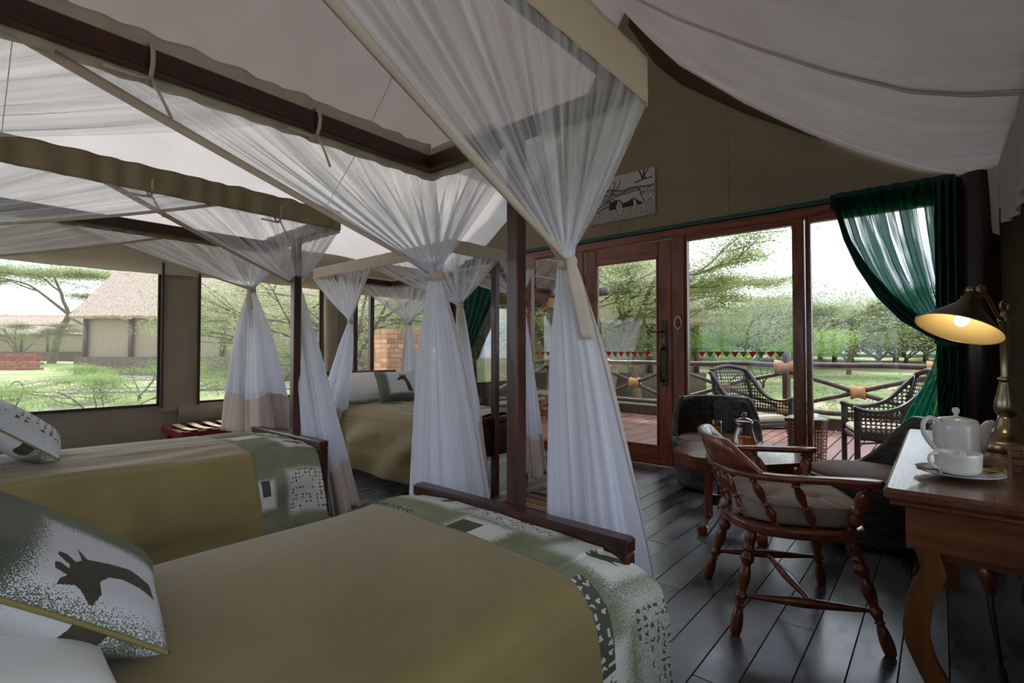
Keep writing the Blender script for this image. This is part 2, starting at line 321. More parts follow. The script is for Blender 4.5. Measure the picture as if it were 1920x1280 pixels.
# ---------------------------------------------------------------- mesh helpers
class MB:
    def __init__(s): s.v = []; s.f = []; s.uv = []
    def add(s, vs, fs, uvs=None):
        b = len(s.v); s.v += [tuple(x) for x in vs]; s.f += [tuple(i + b for i in f) for f in fs]
        s.uv += uvs if uvs else [(x[0], x[2] if len(x) > 2 else 0) for x in vs]; return s
    def box(s, x0, x1, y0, y1, z0, z1, bev=0.0):
        x0, x1 = sorted((x0, x1)); y0, y1 = sorted((y0, y1)); z0, z1 = sorted((z0, z1))
        b = min(bev, (x1 - x0) * .4, (y1 - y0) * .4, (z1 - z0) * .4)
        if b <= 0:
            vs = [(x, y, z) for z in (z0, z1) for x, y in ((x0, y0), (x1, y0), (x1, y1), (x0, y1))]
            return s.add(vs, [(3, 2, 1, 0), (4, 5, 6, 7), (0, 1, 5, 4), (1, 2, 6, 5), (2, 3, 7, 6), (3, 0, 4, 7)])
        rings = []
        for z, i in ((z0, b), (z0 + b, 0), (z1 - b, 0), (z1, b)):
            k = b - i if False else 0
            rings.append([(x0 + i + b, y0 + i, z), (x1 - i - b, y0 + i, z), (x1 - i, y0 + i + b, z), (x1 - i, y1 - i - b, z),
                          (x1 - i - b, y1 - i, z), (x0 + i + b, y1 - i, z), (x0 + i, y1 - i - b, z), (x0 + i, y0 + i + b, z)])
        vs = [p for r in rings for p in r]; fs = []
        for r in range(3):
            for k in range(8): fs.append((r * 8 + k, r * 8 + (k + 1) % 8, r * 8 + 8 + (k + 1) % 8, r * 8 + 8 + k))
        fs.append(tuple(range(7, -1, -1))); fs.append(tuple(range(24, 32)))
        return s.add(vs, fs)
    def obox(s, c, size, R=Matrix.Identity(3), bev=0.0):
        m = MB(); m.box(-size[0] / 2, size[0] / 2, -size[1] / 2, size[1] / 2, -size[2] / 2, size[2] / 2, bev)
        return s.add([tuple(Vector(c) + R @ Vector(p)) for p in m.v], m.f)
    def tube(s, pts, rad, seg=10, caps=True, flat=None):
        pts = [Vector(p) for p in pts]; n = len(pts)
        rad = rad if isinstance(rad, (list, tuple)) else [rad] * n
        vs = []; uv = []; ref = None; L = 0
        for i, p in enumerate(pts):
            if i: L += (p - pts[i - 1]).length
            t = (pts[min(i + 1, n - 1)] - pts[max(i - 1, 0)]);
            t = t.normalized() if t.length > 1e-9 else Vector((0, 0, 1))
            if ref is None:
                ref = Vector((0, 0, 1)) if abs(t.z) < 0.9 else Vector((1, 0, 0))
                ref = (ref - t * ref.dot(t)).normalized()
            else:
                ref = ref - t * ref.dot(t)
                ref = ref.normalized() if ref.length > 1e-6 else t.orthogonal().normalized()
            b = t.cross(ref)
            for k in range(seg):
                a = 2 * PI * k / seg
                vs.append(p + (ref * math.cos(a) * rad[i] + b * math.sin(a) * rad[i] * (flat or 1))); uv.append((k / seg, L))
        fs = [(i * seg + k, i * seg + (k + 1) % seg, (i + 1) * seg + (k + 1) % seg, (i + 1) * seg + k) for i in range(n - 1) for k in range(seg)]
        if caps: fs += [tuple(range(seg - 1, -1, -1)), tuple(range((n - 1) * seg, n * seg))]
        return s.add(vs, fs, uv)
    def lathe(s, prof, c=(0, 0, 0), seg=24, axis=None, caps=True, uvs=1.0):
        """prof: [(r, h)] bottom to top; axis: rotation matrix"""
        R = axis or Matrix.Identity(3); c = Vector(c); vs = []; uv = []; n = len(prof); L = 0
        for i, (r, h) in enumerate(prof):
            if i: L += math.hypot(r - prof[i - 1][0], h - prof[i - 1][1])
            for k in range(seg):
                a = 2 * PI * k / seg; vs.append(c + R @ Vector((r * math.cos(a), r * math.sin(a), h))); uv.append((k / seg * uvs, L))
        fs = [(i * seg + k, i * seg + (k + 1) % seg, (i + 1) * seg + (k + 1) % seg, (i + 1) * seg + k) for i in range(n - 1) for k in range(seg)]
        if caps:
            if prof[0][0] > 1e-5: fs.append(tuple(range(seg - 1, -1, -1)))
            if prof[-1][0] > 1e-5: fs.append(tuple(range((n - 1) * seg, n * seg)))
        return s.add(vs, fs, uv)
    def grid(s, fn, nu, nv, u0=0, u1=1, v0=0, v1=1):
        vs = []; uv = []
        for j in range(nv + 1):
            for i in range(nu + 1):
                u = u0 + (u1 - u0) * i / nu; v = v0 + (v1 - v0) * j / nv
                vs.append(tuple(fn(u, v))); uv.append((u, v))
        fs = [(j * (nu + 1) + i, j * (nu + 1) + i + 1, (j + 1) * (nu + 1) + i + 1, (j + 1) * (nu + 1) + i) for j in range(nv) for i in range(nu)]
        return s.add(vs, fs, uv)
    def prism(s, outl, a0, a1, plane='xy'):
        """outline of 2-D points extruded between a0 and a1 along the third axis"""
        P = {'xy': lambda p, a: (p[0], p[1], a), 'xz': lambda p, a: (p[0], a, p[1]), 'yz': lambda p, a: (a, p[0], p[1])}[plane]
        n = len(outl); vs = [P(p, a0) for p in outl] + [P(p, a1) for p in outl]
        fs = [(i, (i + 1) % n, n + (i + 1) % n, n + i) for i in range(n)] + [tuple(range(n - 1, -1, -1)), tuple(range(n, 2 * n))]
        return s.add(vs, fs)
    def xform(s, M):
        s.v = [tuple(M @ Vector(p)) for p in s.v]; return s
def mesh_of(name, mb, m, smooth=False, attr=None):
    me = D.meshes.new(name); me.from_pydata(mb.v, [], mb.f)
    uvl = me.uv_layers.new(name='UVMap'); li = np.empty(len(me.loops), dtype=np.int32); me.loops.foreach_get('vertex_index', li)
    uvl.data.foreach_set('uv', np.array(mb.uv, dtype=np.float32)[li].ravel())
    me.materials.append(m)
    if smooth: me.shade_smooth()
    if attr is not None:
        at = me.color_attributes.new('print', 'FLOAT_COLOR', 'POINT'); at.data.foreach_set('color', np.array(attr, dtype=np.float32).ravel())
    me.update(); return me
WM = {}
def link(o, parent=None):
    COL.objects.link(o)
    if parent is not None:
        o.parent = parent; o.matrix_parent_inverse = WM.get(parent, Matrix.Identity(4)).inverted()
    WM[o] = Matrix.Identity(4)
    return o
def obj(name, mb, m, parent=None, smooth=False, kind=None, label=None, attr=None, solid=0, sub=0):
    me = mb if isinstance(mb, bpy.types.Mesh) else mesh_of(name, mb, m, smooth, attr)
    o = link(D.objects.new(name, me), parent)
    if kind: o['kind'] = kind
    if label: o['label'] = label
    if solid: md = o.modifiers.new('s', 'SOLIDIFY'); md.thickness = solid; md.offset = 0
    if sub: md = o.modifiers.new('d', 'SUBSURF'); md.levels = sub; md.render_levels = sub
    return o
def thing(name, label, cat, loc=(0, 0, 0), group=None):
    o = D.objects.new(name, None); o.empty_display_size = 0.1; COL.objects.link(o)
    o.location = loc; WM[o] = Matrix.Translation(Vector(loc)); o['label'] = label; o['category'] = cat
    if group: o['group'] = group
    return o
def tag(o, label, cat, group=None):
    o['label'] = label; o['category'] = cat
    if group: o['group'] = group
    return o
def struct(name, mb, m, smooth=False, parent=None):
    return obj(name, mb, m, parent, smooth, kind='structure' if parent is None else None)
def dup(root, loc=None, rz=0, label=None, sc=None):
    def cp(o, par):
        c = o.copy(); COL.objects.link(c)
        if par is not None: c.parent = par
        for ch in o.children: cp(ch, c)
        return c
    r = cp(root, None)
    if loc is not None: r.location = loc
    r.rotation_euler = (0, 0, rz)
    if sc: r.scale = sc if isinstance(sc, tuple) else (sc,) * 3
    if label: r['label'] = label
    return r
def lerp(a, b, t): return a + (b - a) * t
def smooth01(t): t = max(0, min(1, t)); return t * t * (3 - 2 * t)
def interp(tab, x):
    for (a, va), (b, vb) in zip(tab, tab[1:]):
        if x <= b: return va + (vb - va) * max(0, min(1, (x - a) / (b - a)))
    return tab[-1][1]
def inpoly(x, y, poly):
    c = False; n = len(poly); j = n - 1
    for i in range(n):
        xi, yi = poly[i]; xj, yj = poly[j]
        if (yi > y) != (yj > y) and x < (xj - xi) * (y - yi) / (yj - yi) + xi: c = not c
        j = i
    return c
def bez(pts, n=8):
    """smooth curve through points (Catmull-Rom)"""
    P = [Vector(p) for p in pts]; P = [P[0] * 2 - P[1]] + P + [P[-1] * 2 - P[-2]]; out = []
    for i in range(1, len(P) - 2):
        for k in range(n):
            t = k / n; a, b, c, d = P[i - 1:i + 3]
            out.append(0.5 * ((2 * b) + (c - a) * t + (2 * a - 5 * b + 4 * c - d) * t * t + (3 * b - a - 3 * c + d) * t ** 3))
    out.append(P[-2]); return out
# ================================================================ THE TENT ROOM
XL, XR, YF, YB = -5.31, 0.48, 4.87, -1.9
# floor
fl = struct('floor', MB().box(XL - .05, XR + .05, YB, YF + .12, -0.30, -0.022), blacktrim)
x = XL; row = 0
while x < XR - 0.01:
    x1 = min(x + 0.14, XR); off = [0.0, 1.1, 0.5, 1.6][row % 4]; y = YB - off
    while y < YF:
        y0, y1 = max(y, YB), min(y + 2.4, YF)
        if y1 - y0 > 0.05:
            dz = random.uniform(-.0012, .0008)
            obj('plank', MB().box(x + .0015, x1 - .0015, y0 + .0015, y1 - .0015, -0.024, dz, 0.0015), floor_m, fl)
        y += 2.4
    x = x1; row += 1
# ceiling: right and left slopes of the cloth liner, sagging between the eave and the ridge
RIDGE = -2.5
PR_R = [(-2.5, 4.92), (-2.2, 4.36), (-1.94, 4.03), (-1.34, 3.47), (-.83, 3.06), (-.45, 2.78), (-.1, 2.55), (.12, 2.46), (.34, 2.40), (.52, 2.36)]
def zr(x): return interp(PR_R, x)
def zl(x):
    return interp([(-5.31, 2.24), (-5.0, 2.34), (-4.6, 2.58), (-4.1, 2.95), (-3.6, 3.42), (-3.1, 3.98), (-2.5, 4.92)], x)
def liner_r(u, v, dz=0.0):
    X = lerp(-2.5, 0.50, u); Y = v
    k = (noise.noise(Vector((X * 0.5, Y * 3.0, 0))) * 0.05 + noise.noise(Vector((X * 0.9, Y * 11, 4))) * 0.016 + noise.noise(Vector((X * 2.2, Y * 26, 8))) * 0.006) * (0.35 + u)
    return (X, Y, zr(X) - dz + k)
ce = thing('ceiling', '', ''); del ce['label']; del ce['category']; ce['kind'] = 'structure'
def bil(Y, a, b, amt): return amt * math.sin(PI * max(0, min(1, (Y - a) / (b - a))))
obj('liner_panel', MB().grid(lambda u, v: (lambda p: (p[0], p[1], p[2] - bil(v, 3.25, YF, .07) * math.sin(PI * u) - (0.02)))(liner_r(u, v)), 70, 60, 0, 1, 3.25, YF - 0.02), liner, ce, smooth=True)
obj('liner_panel', MB().grid(lambda u, v: (lambda p: (p[0], p[1], p[2] - .045 - bil(v, 0.6, 3.28, .14) * math.sin(PI * u)))(liner_r(u, v)), 70, 80, 0, 1, 0.6, 3.30), liner, ce, smooth=True)
obj('liner_panel', MB().grid(lambda u, v: (lambda p: (p[0], p[1], p[2] + .00 - bil(v, YB, 0.62, .1) * math.sin(PI * u)))(liner_r(u, v)), 40, 50, 0, 1, YB, 0.64), liner, ce, smooth=True)
hem = [(lambda p: (p[0], 3.30, p[2] - .048))(liner_r(i / 60, 3.25)) for i in range(61)]
obj('liner_hem', MB().tube(hem, 0.009, 6), whitecotton, ce, smooth=True)
def liner_l(u, v):
    X = lerp(XL + .02, -2.5, u)
    return (X, v, zl(X) + noise.noise(Vector((X * .8, v * 1.6, 2))) * 0.03)
for a, b in ((YB, .3), (.3, 2.55), (2.55, YF)):
    obj('liner_panel', MB().grid(liner_l, 50, 40, 0, 1, a, b), liner, ce, smooth=True)
for Y in (.3, 2.55):
    obj('liner_seam', MB().tube([Vector(liner_l(i / 50, Y)) - Vector((0, 0, .006)) for i in range(51)], 0.008, 6, flat=.4), whitecotton, ce, smooth=True)
# unseen canvas fly added to shade the upper liner, ending short of left eave
fr = struct('shade_fly', MB().grid(lambda u, v: (lerp(-4.05, RIDGE, u), lerp(YB - .4, YF + .3, v), zl(lerp(-4.05, RIDGE, u)) + .22 + .01 * math.sin(v * 40)), 16, 30), fly_m, True)
obj('roof_slope', MB().grid(lambda u, v: (lerp(RIDGE, .9, u), lerp(YB - .4, YF + .3, v), (zr(lerp(RIDGE, .5, u)) if u < .88 else 2.38) + .24 + .01 * math.sin(v * 40)), 26, 30), fly_m, fr, smooth=True)
# eave flaps hanging from the liner
def rflap(u, v):
    Y = lerp(0.4, 4.62, u); z = lerp(2.42, 1.93 + 0.06 * math.sin(Y * 3) + (0.1 if Y > 4.4 else 0), v)
    return (0.31 + .012 * math.sin(Y * 26) * v + 0.03 * v * noise.noise(Vector((Y * 4, v, 0))), Y, z)
obj('eave_flap', MB().grid(rflap, 200, 12), liner, ce, smooth=True)
def rflap2(u, v):
    X = lerp(.31, .16, u * (1 - v * .75)); return (X + 0.01 * v * math.sin(u * 9), 4.62 + .02 * math.sin(u * 8) * v + .16 * u, lerp(2.45, 2.0 - .08 * (1 - u), v))
obj('eave_flap', MB().grid(rflap2, 24, 14), liner, ce, smooth=True)
def lflap(u, v):
    Y = lerp(YB, YF, u)
    return (XL + .05 + .014 * v * noise.noise(Vector((Y * 3, v, 0))) + .012 * v * math.sin(Y * 18), Y, lerp(2.27, 1.845 - .012 * math.sin(Y * 2.2), v))
obj('eave_flap', MB().grid(lflap, 260, 10), valance_m, ce, smooth=True)

# left wall: canvas with three screened openings
WZ0, WZ1 = 0.685, 1.90
wl = struct('wall_left', MB().box(XL - .03, XL, YB, YF, 0, WZ0), canvas_in)
for a, b in ((YB, -1.3), (1.354, 1.676), (2.888, 3.34), (4.62, YF)):
    obj('canvas_panel', MB().box(XL - .03, XL, a, b, WZ0, WZ1), canvas_in, wl)
obj('canvas_panel', MB().box(XL - .03, XL, YB, YF, WZ1, 2.3), canvas_in, wl)
for a, b in ((-1.3, 1.354), (1.676, 2.888), (3.34, 4.62)):
    wn = struct('window_1' if a < 0 else 'window_2' if a < 2 else 'window_3', MB().box(XL - .022, XL - .018, a, b, WZ0, WZ1), screen_m)
    obj('window_binding', MB().box(XL - .01, XL + .012, a, b, WZ0 - .016, WZ0 + .008), blacktrim, wn)
    for y in (a, b): obj('window_binding', MB().box(XL - .01, XL + .012, y - .009, y + .009, WZ0 - .016, WZ1), blacktrim, wn)
def roll(u, v):
    a = u * 2 * PI; r = .075 + .008 * noise.noise(Vector((math.cos(a) * 2, math.sin(a) * 2, v * 3)))
    return (XL + .10 + r * math.cos(a) * .8, 2.965 + r * math.sin(a), lerp(.40, 1.93, v))
tag(obj('rolled_blind', MB().grid(roll, 24, 16), beige_d, None, True), 'rolled canvas window blind standing as a thick column between left windows', 'blind')
obj('window_mullion', MB().box(XL - .03, XL + .02, 3.53, 3.585, WZ0, WZ1), darkwood_z, wn)
def flap(u, v):
    return (XL + .035 + .012 * noise.noise(Vector((u * 2.5 + v * 2, v * 2.5, 3))) + .006 * noise.noise(Vector((u * 6, v * 7 + u * 4, 1))), lerp(1.36, 1.67, u), lerp(.62, 1.95, v))
obj('window_flap', MB().grid(flap, 24, 30), canvas_in, wl, smooth=True)
for y in (1.372, 1.662): obj('trim_strip', MB().box(XL + .03, XL + .052, y - .008, y + .008, .66, 1.95), blacktrim, wl)
def sag(y0, y1):
    return lambda u, v: (XL + .03 + .03 * math.sin(PI * v) + .012 * noise.noise(Vector((u * 9, v * 3, y0))), lerp(y0, y1, u), lerp(.50 if y0 > 1.2 else .1, .675, v))
obj('canvas_pocket', MB().grid(sag(1.5, 3.3), 60, 10), canvas_in, wl, smooth=True)

# right and back walls, unseen; wide windows added in both to let daylight in
wr = struct('wall_right', MB().box(XR, XR + .03, YB, YF, 0, .6), canvas)
obj('canvas_panel', MB().box(XR, XR + .03, YB, YF, 2.1, 2.6), canvas, wr)
for a, b in ((YB, -1.3), (-.1, .1), (2.2, YF)): obj('canvas_panel', MB().box(XR, XR + .03, a, b, .6, 2.1), canvas, wr)
wn = struct('fill_window_right', MB().box(XR + .01, XR + .014, -1.3, 2.2, .6, 2.1), pane_m)
wb = struct('wall_back', MB().box(XL, -4.2, YB - .03, YB, 0, 2.3), canvas)
obj('canvas_panel', MB().box(-.6, XR, YB - .03, YB, 0, 2.3), canvas, wb)
obj('canvas_panel', MB().box(-4.2, -.6, YB - .03, YB, 0, .7), canvas, wb)
gab = [(XL, 2.25), (XR, 2.25)] + [(x, zr(x) + .06) for x in (.3, .1, -.1, -.45, -.83, -1.34, -1.94, -2.2, -2.5)] + [(x, zl(x) + .05) for x in (-3.1, -3.6, -4.1, -4.6, -5.0, XL)]
obj('gable_panel', MB().prism(gab, YB - .03, YB, 'xz'), canvas, wb)
wn = struct('fill_window_back', MB().box(-4.2, -.6, YB - .02, YB - .016, .7, 2.3), pane_m)

# front wall: khaki gable above, glazing below
gab = [(XL, 2.42), (XR, 2.42)] + [(x, zr(x) + .1) for x in (.3, .1, -.1, -.45, -.83, -1.34, -1.94, -2.2, -2.5)] + [(x, zl(x) + .06) for x in (-3.1, -3.6, -4.1, -4.6)]
gab = [(x, max(z, 2.43)) if i > 1 else (x, z) for i, (x, z) in enumerate(gab)]
wf = struct('wall_front', MB().prism(gab, YF, YF + .03, 'xz'), canvas)
obj('canvas_panel', MB().box(.20, XR, YF, YF + .03, 0, 2.42), canvas, wf)
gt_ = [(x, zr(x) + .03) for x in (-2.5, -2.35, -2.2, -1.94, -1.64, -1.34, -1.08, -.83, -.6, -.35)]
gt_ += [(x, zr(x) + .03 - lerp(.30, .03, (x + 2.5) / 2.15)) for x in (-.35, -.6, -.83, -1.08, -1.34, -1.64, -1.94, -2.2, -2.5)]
obj('gable_dark_strip', MB().prism(gt_, YF - .012, YF - .001, 'xz'), mat('dark_brown', '3a2d1c', '45361f', rough=.9), wf)  # dark brown strip below the liner edge, tapering to the right
# seams on the gable canvas
for x, ztop in ((-2.62, 4.7), (-3.6, 3.5), (-1.5, 3.55)):
    obj('canvas_seam', MB().box(x, x + .012, YF - .003, YF, 2.44, ztop), canvas, wf)
# bottom and jamb timbers
obj('front_sill', MB().box(XL, -3.06, YF - .02, YF + .10, 0, .09, .005), redwood_x, wf)
obj('front_sill', MB().box(-1.90, .2, YF - .02, YF + .10, 0, .12, .005), redwood_x, wf)
HZT = 2.30
obj('front_header', MB().box(XL, .2, YF - .015, YF + .09, HZT, 2.385, .005), redwood_x, wf)
obj('curtain_rail', MB().box(XL, .12, YF - .035, YF - .005, 2.385, 2.425, .004), teal_trim, wf)
def post(x0, x1, m=redwood, y0=-.03, y1=.10, nm='timber_post', z1=HZT): return obj(nm, MB().box(x0, x1, YF + y0, YF + y1, 0, z1, .006), m, wf)
post(XL + .02, XL + .14, darkwood_z); post(-3.18, -3.065); post(-2.03, -1.905)
post(-.945, -.875); post(-.868, -.845, redwood, .01, .06); post(.055, .12)
obj('timber_post', MB().box(-3.9, -3.84, YF - .02, YF + .06, 0, HZT, .005), redwood, wf)
obj('corner_post', MB().tube([(.215, YF - .11, 0), (.22, YF - .11, 1.2), (.215, YF - .11, 2.40)], .095, 14), nearblack, wf, smooth=True)
obj('corner_board', MB().box(.10, .33, YF - .03, YF + .02, 0, 2.35), nearblack, wf)
# glazing beads
for x0, x1 in ((-1.905, -.945), (-.845, .055)):
    m = MB(); g = .02
    m.box(x0, x0 + g, YF - .01, YF + .05, .12, HZT); m.box(x1 - g, x1, YF - .01, YF + .05, .12, HZT); m.box(x0 + g, x1 - g, YF - .01, YF + .05, HZT - .05, HZT); m.box(x0 + g, x1 - g, YF - .01, YF + .05, .12, .15)
    obj('glazing_bead', m, redwood_x, wf)
w6 = struct('window_6', MB().box(-1.885, -.965, YF + .03, YF + .036, .15, HZT - .05), pane_m)
w7 = struct('window_7', MB().box(-.825, .035, YF + .03, YF + .036, .15, HZT - .05), pane_m)
w8 = struct('window_8', MB().box(-3.84, -3.18, YF + .03, YF + .036, .09, HZT), pane_m)
w9 = struct('window_9', MB().box(XL + .14, -3.9, YF + .03, YF + .036, .09, HZT), pane_m)
def pennants(x0, x1, first, par, w_=.072, y=YF + .027):
    i = 0; x = x0
    while x + w_ < x1:
        red = (i % 2 == first)
        m = MB().prism([(x, 1.155), (x + w_, 1.155), (x + w_ / 2, 1.10)], y, y + .001, 'xz')
        obj('pennant_sticker', m, red_sticker if red else olive_sticker, par); x += w_ + .004; i += 1
pennants(-1.87, -.965, 1, w6); pennants(-3.80, -3.2, 1, w8)
# door
d1 = struct('door_1', MB().box(-3.05, -2.90, YF - .02, YF + .035, .02, 2.285, .005), redwood)
obj('door_stile', MB().box(-2.185, -2.04, YF - .02, YF + .035, .02, 2.285, .005), redwood, d1)
obj('door_rail', MB().box(-2.90, -2.185, YF - .02, YF + .035, 2.12, 2.285, .004), redwood_x, d1)
obj('door_rail', MB().box(-2.90, -2.185, YF - .02, YF + .035, .02, .185, .004), redwood_x, d1)
obj('door_bead', MB().box(-2.90, -2.185, YF - .03, YF + .0, .185, .205).box(-2.90, -2.885, YF - .028, YF, .2, 2.12).box(-2.2, -2.185, YF - .028, YF, .2, 2.12).box(-2.9, -2.185, YF - .028, YF, 2.105, 2.12), redwood, d1)
obj('door_pane', MB().box(-2.90, -2.185, YF + .008, YF + .014, .185, 2.12), pane_m, d1)
pennants(-2.88, -2.20, 1, d1, y=YF + .004)
hd = obj('door_handle', MB().box(-2.15, -2.09, YF - .03, YF - .02, .80, 1.47, .003), darkbrass, d1, label='tall dark bronze handle plate')
obj('lever', MB().tube([(-2.12, YF - .03, 1.36), (-2.12, YF - .075, 1.36), (-2.13, YF - .08, 1.36), (-2.245, YF - .08, 1.355)], .008, 8), darkbrass, hd, smooth=True)
obj('pull_bar', MB().tube(bez([(-2.12, YF - .03, 1.19), (-2.13, YF - .085, 1.17), (-2.135, YF - .095, 1.03), (-2.13, YF - .085, .88), (-2.12, YF - .03, .86)], 6), [.013] * 6 + [.011] * 12 + [.013] * 7, 8), darkbrass, hd, smooth=True)
obj('keyhole', MB().box(-2.124, -2.116, YF - .032, YF - .029, 1.24, 1.28), brass, hd)
for z in (1.9, .6): obj('door_hinge', MB().tube([(-3.055, YF - .03, z), (-3.055, YF - .03, z + .12)], .009, 8), darkbrass, d1)
# number plaque
pq = thing('number_plaque', 'oval brass number plaque reading 22 on the door frame', 'sign', (-1.965, YF - .03, 1.44))
ov = [(-1.968 + .040 * math.cos(a) * (1 + .06 * math.cos(4 * a)), 1.44 + .068 * math.sin(a)) for a in [i * PI / 16 for i in range(32)]]
obj('plate', MB().prism(ov, YF - .042, YF - .031, 'xz'), plaque_m, pq)
ov2 = [(-1.968 + .026 * math.cos(a), 1.44 + .05 * math.sin(a)) for a in [i * PI / 16 for i in range(32)]]
obj('inset', MB().prism(ov2, YF - .046, YF - .042, 'xz'), darkbrass, pq)
obj('number_bar', MB().box(-1.99, -1.946, YF - .050, YF - .046, 1.424, 1.456), metal_black, pq)
for ox in (-1.979, -1.957):
    pts = [(-.007, .006), (-.004, .011), (.003, .011), (.006, .006), (.002, 0), (-.006, -.010), (.007, -.010)]
    obj('digit_2', MB().tube([(ox + a, YF - .052, 1.44 + b) for a, b in pts], .0018, 6), plaque_m, pq)

# painting of an antelope on the gable
def in_line(x, y, pts, w_):
    for (a, b), (c, d) in zip(pts, pts[1:]):
        L2 = (c - a) ** 2 + (d - b) ** 2; t = max(0, min(1, ((x - a) * (c - a) + (y - b) * (d - b)) / L2))
        if math.hypot(x - a - t * (c - a), y - b - t * (d - b)) < w_: return True
    return False
BODY = [(.20, .47), (.235, .60), (.27, .63), (.31, .59), (.37, .55), (.43, .57), (.50, .62), (.58, .665), (.67, .67), (.73, .63), (.76, .54), (.78, .44), (.83, .33), (.80, .27), (.70, .38), (.63, .42), (.55, .37), (.47, .35), (.43, .38), (.40, .45), (.34, .45), (.28, .50), (.245, .49)]
LEGS = [[(.42, .40), (.43, .30), (.44, .12)], [(.40, .42), (.37, .30), (.41, .14)], [(.66, .42), (.68, .28), (.63, .17)], [(.80, .32), (.82, .20), (.81, .10)]]
def sketch(u, v):
    x, y = u * 1.14 - .14, v
    n1 = noise.noise(Vector((x * 60, y * 22, 0))); n2 = noise.noise(Vector((x * 9, y * 9, 5))); n3 = noise.noise(Vector((x * 110, y * 60, 2)))
    hill = .72 + .06 * math.sin(x * 5.2 + .5) + .03 * math.sin(x * 11) - .08 * (1 - x)
    c = .62
    if y > hill: c = .74 + .03 * n2
    elif y > hill - .06: c = .28 + .25 * n1 + .15 * (hill - y) / .06
    else:
        c = .52 + .45 * n1 + .2 * n2
        if y < .32: c = .50 + .75 * n1 * n3 * 2 + .35 * n3
        if .26 < y < .44 and .22 < x < .8: c = .14 + .1 * n1
    if inpoly(x, y, BODY):
        c = .66 + .05 * n1
        if y > .53 + .1 * (x - .4): c = .40 + .12 * n1
    for L in LEGS:
        if in_line(x, y, L, .030): c = .12
        if in_line(x, y, L, .022): c = .62
    e2 = [inpoly(x + a, y + b, BODY) for a, b in ((.007, 0), (-.007, 0), (0, .01), (0, -.01))]
    if any(e2) and not all(e2): c = .1
    if in_line(x, y, [(.25, .62), (.27, .68), (.31, .74), (.33, .84), (.32, .87)], .008) or in_line(x, y, [(.28, .64), (.34, .70), (.40, .76), (.42, .88)], .008): c = .08
    if in_line(x, y, [(0, .33), (.12, .42), (.24, .47)], .010) or in_line(x, y, [(0, .25), (.12, .32), (.22, .35)], .010): c = .1
    if in_line(x, y, [(.80, .80), (.78, .90), (.74, 1.0)], .012) or in_line(x, y, [(.84, .80), (.845, .90), (.90, 1.0)], .010) or in_line(x, y, [(.81, .8), (.83, 1.0)], .012): c = .15
    if in_line(x, y, [(.68, .76), (.8, .79), (.95, .80)], .014): c = .12
    c = max(.02, min(.45, .36 + (c - .52) * 1.2) ); return (c, c * .95, c * .93, 1)
ax0, ax1, az0, az1 = -2.985, -2.21, 2.575, 3.06
art = thing('antelope_drawing', 'unframed black and white ink drawing of a horned antelope on the gable', 'picture', (-2.62, YF - .02, az0))
obj('canvas_block', MB().box(ax0, ax1, YF - .022, YF - .002, az0, az1), whitecotton, art)
g = MB().grid(lambda u, v: (lerp(ax0, ax1, u), YF - .0225, lerp(az0, az1, v)), 260, 160)
obj('drawing', g, sketch_m, art, attr=[sketch(u, v) for u, v in g.uv])
# ================================================================ BEDS, BEDDING, NETS
def frame_map(ox, oy, rot=0):
    """bed frame: lx across, ly along (0 at the foot, negative to the head)"""
    if rot: return lambda lx, ly, z: Vector((ox + ly, oy - lx, z))
    return lambda lx, ly, z: Vector((ox + lx, oy + ly, z))
def mapped(mb, W): mb.v = [tuple(W(*p)) for p in mb.v]; return mb
def make_bed(W, w, L, label, base, ztop=1.955, pw=.052, foot_label=None):
    t = thing('four_poster_bed', label, 'bed', tuple(W(0, -L / 2, 0)), 'dark wood canopy beds')
    B = lambda *a, **k: mapped(MB().box(*a, **k), W)
    obj('footboard', B(-w + .05, w - .05, -.03, .0, .30, .56), darkwood, t)
    obj('top_rail', B(-w - .01, w + .01, -.045, .012, .575, .62, .006), darkwood, t)
    for s in (-1, 1):
        obj('leg', B(s * w - (.05 if s > 0 else .008), s * w + (.008 if s > 0 else .05), -.044, .010, 0, .575, .004), darkwood_z, t)
        obj('leg', B(s * w - .03, s * w + .03, -L, -L + .055, 0, .95, .005), darkwood_z, t)
        obj('side_rail', B(s * w - .018, s * w + .018, -L + .05, -.05, .26, .38, .004), darkwood, t)
    obj('headboard', B(-w + .03, w - .03, -L + .01, -L + .04, .35, .95, .006), darkwood, t)
    obj('bed_slat', B(-w + .02, w - .02, -L + .06, -.06, .30, .33), darkwood, t)
    obj('post', B(-pw / 2, pw / 2, .014, .014 + pw, 0, ztop, .004), darkwood_z, t)
    obj('post', B(-pw / 2, pw / 2, -L - pw, -L, 0, ztop, .004), darkwood_z, t)
    za, zb = ztop - .05, ztop + .01
    for s in (-1, 1):
        obj('canopy_rail', B(s * w - .022, s * w + .022, -L - .01, .035, za, zb, .004), darkwood, t)
    for y in (.035, -L - .01):
        obj('canopy_rail', B(-w - .022, w + .022, y - .022, y + .022, za + .002, zb + .002, .004), darkwood, t)
    obj('canopy_rail', B(-.022, .022, -L, .03, za + .004, zb - .002, .003), darkwood, t) if False else None
    m = mapped(MB().box(-w + .03, w - .03, -L + .06, -.055, .335, .52, .03), W)
    tag(obj('mattress', m, whitecotton), label.split(' bed')[0] + ' bed mattress under its bedspread', 'mattress', 'mattresses')
    return t

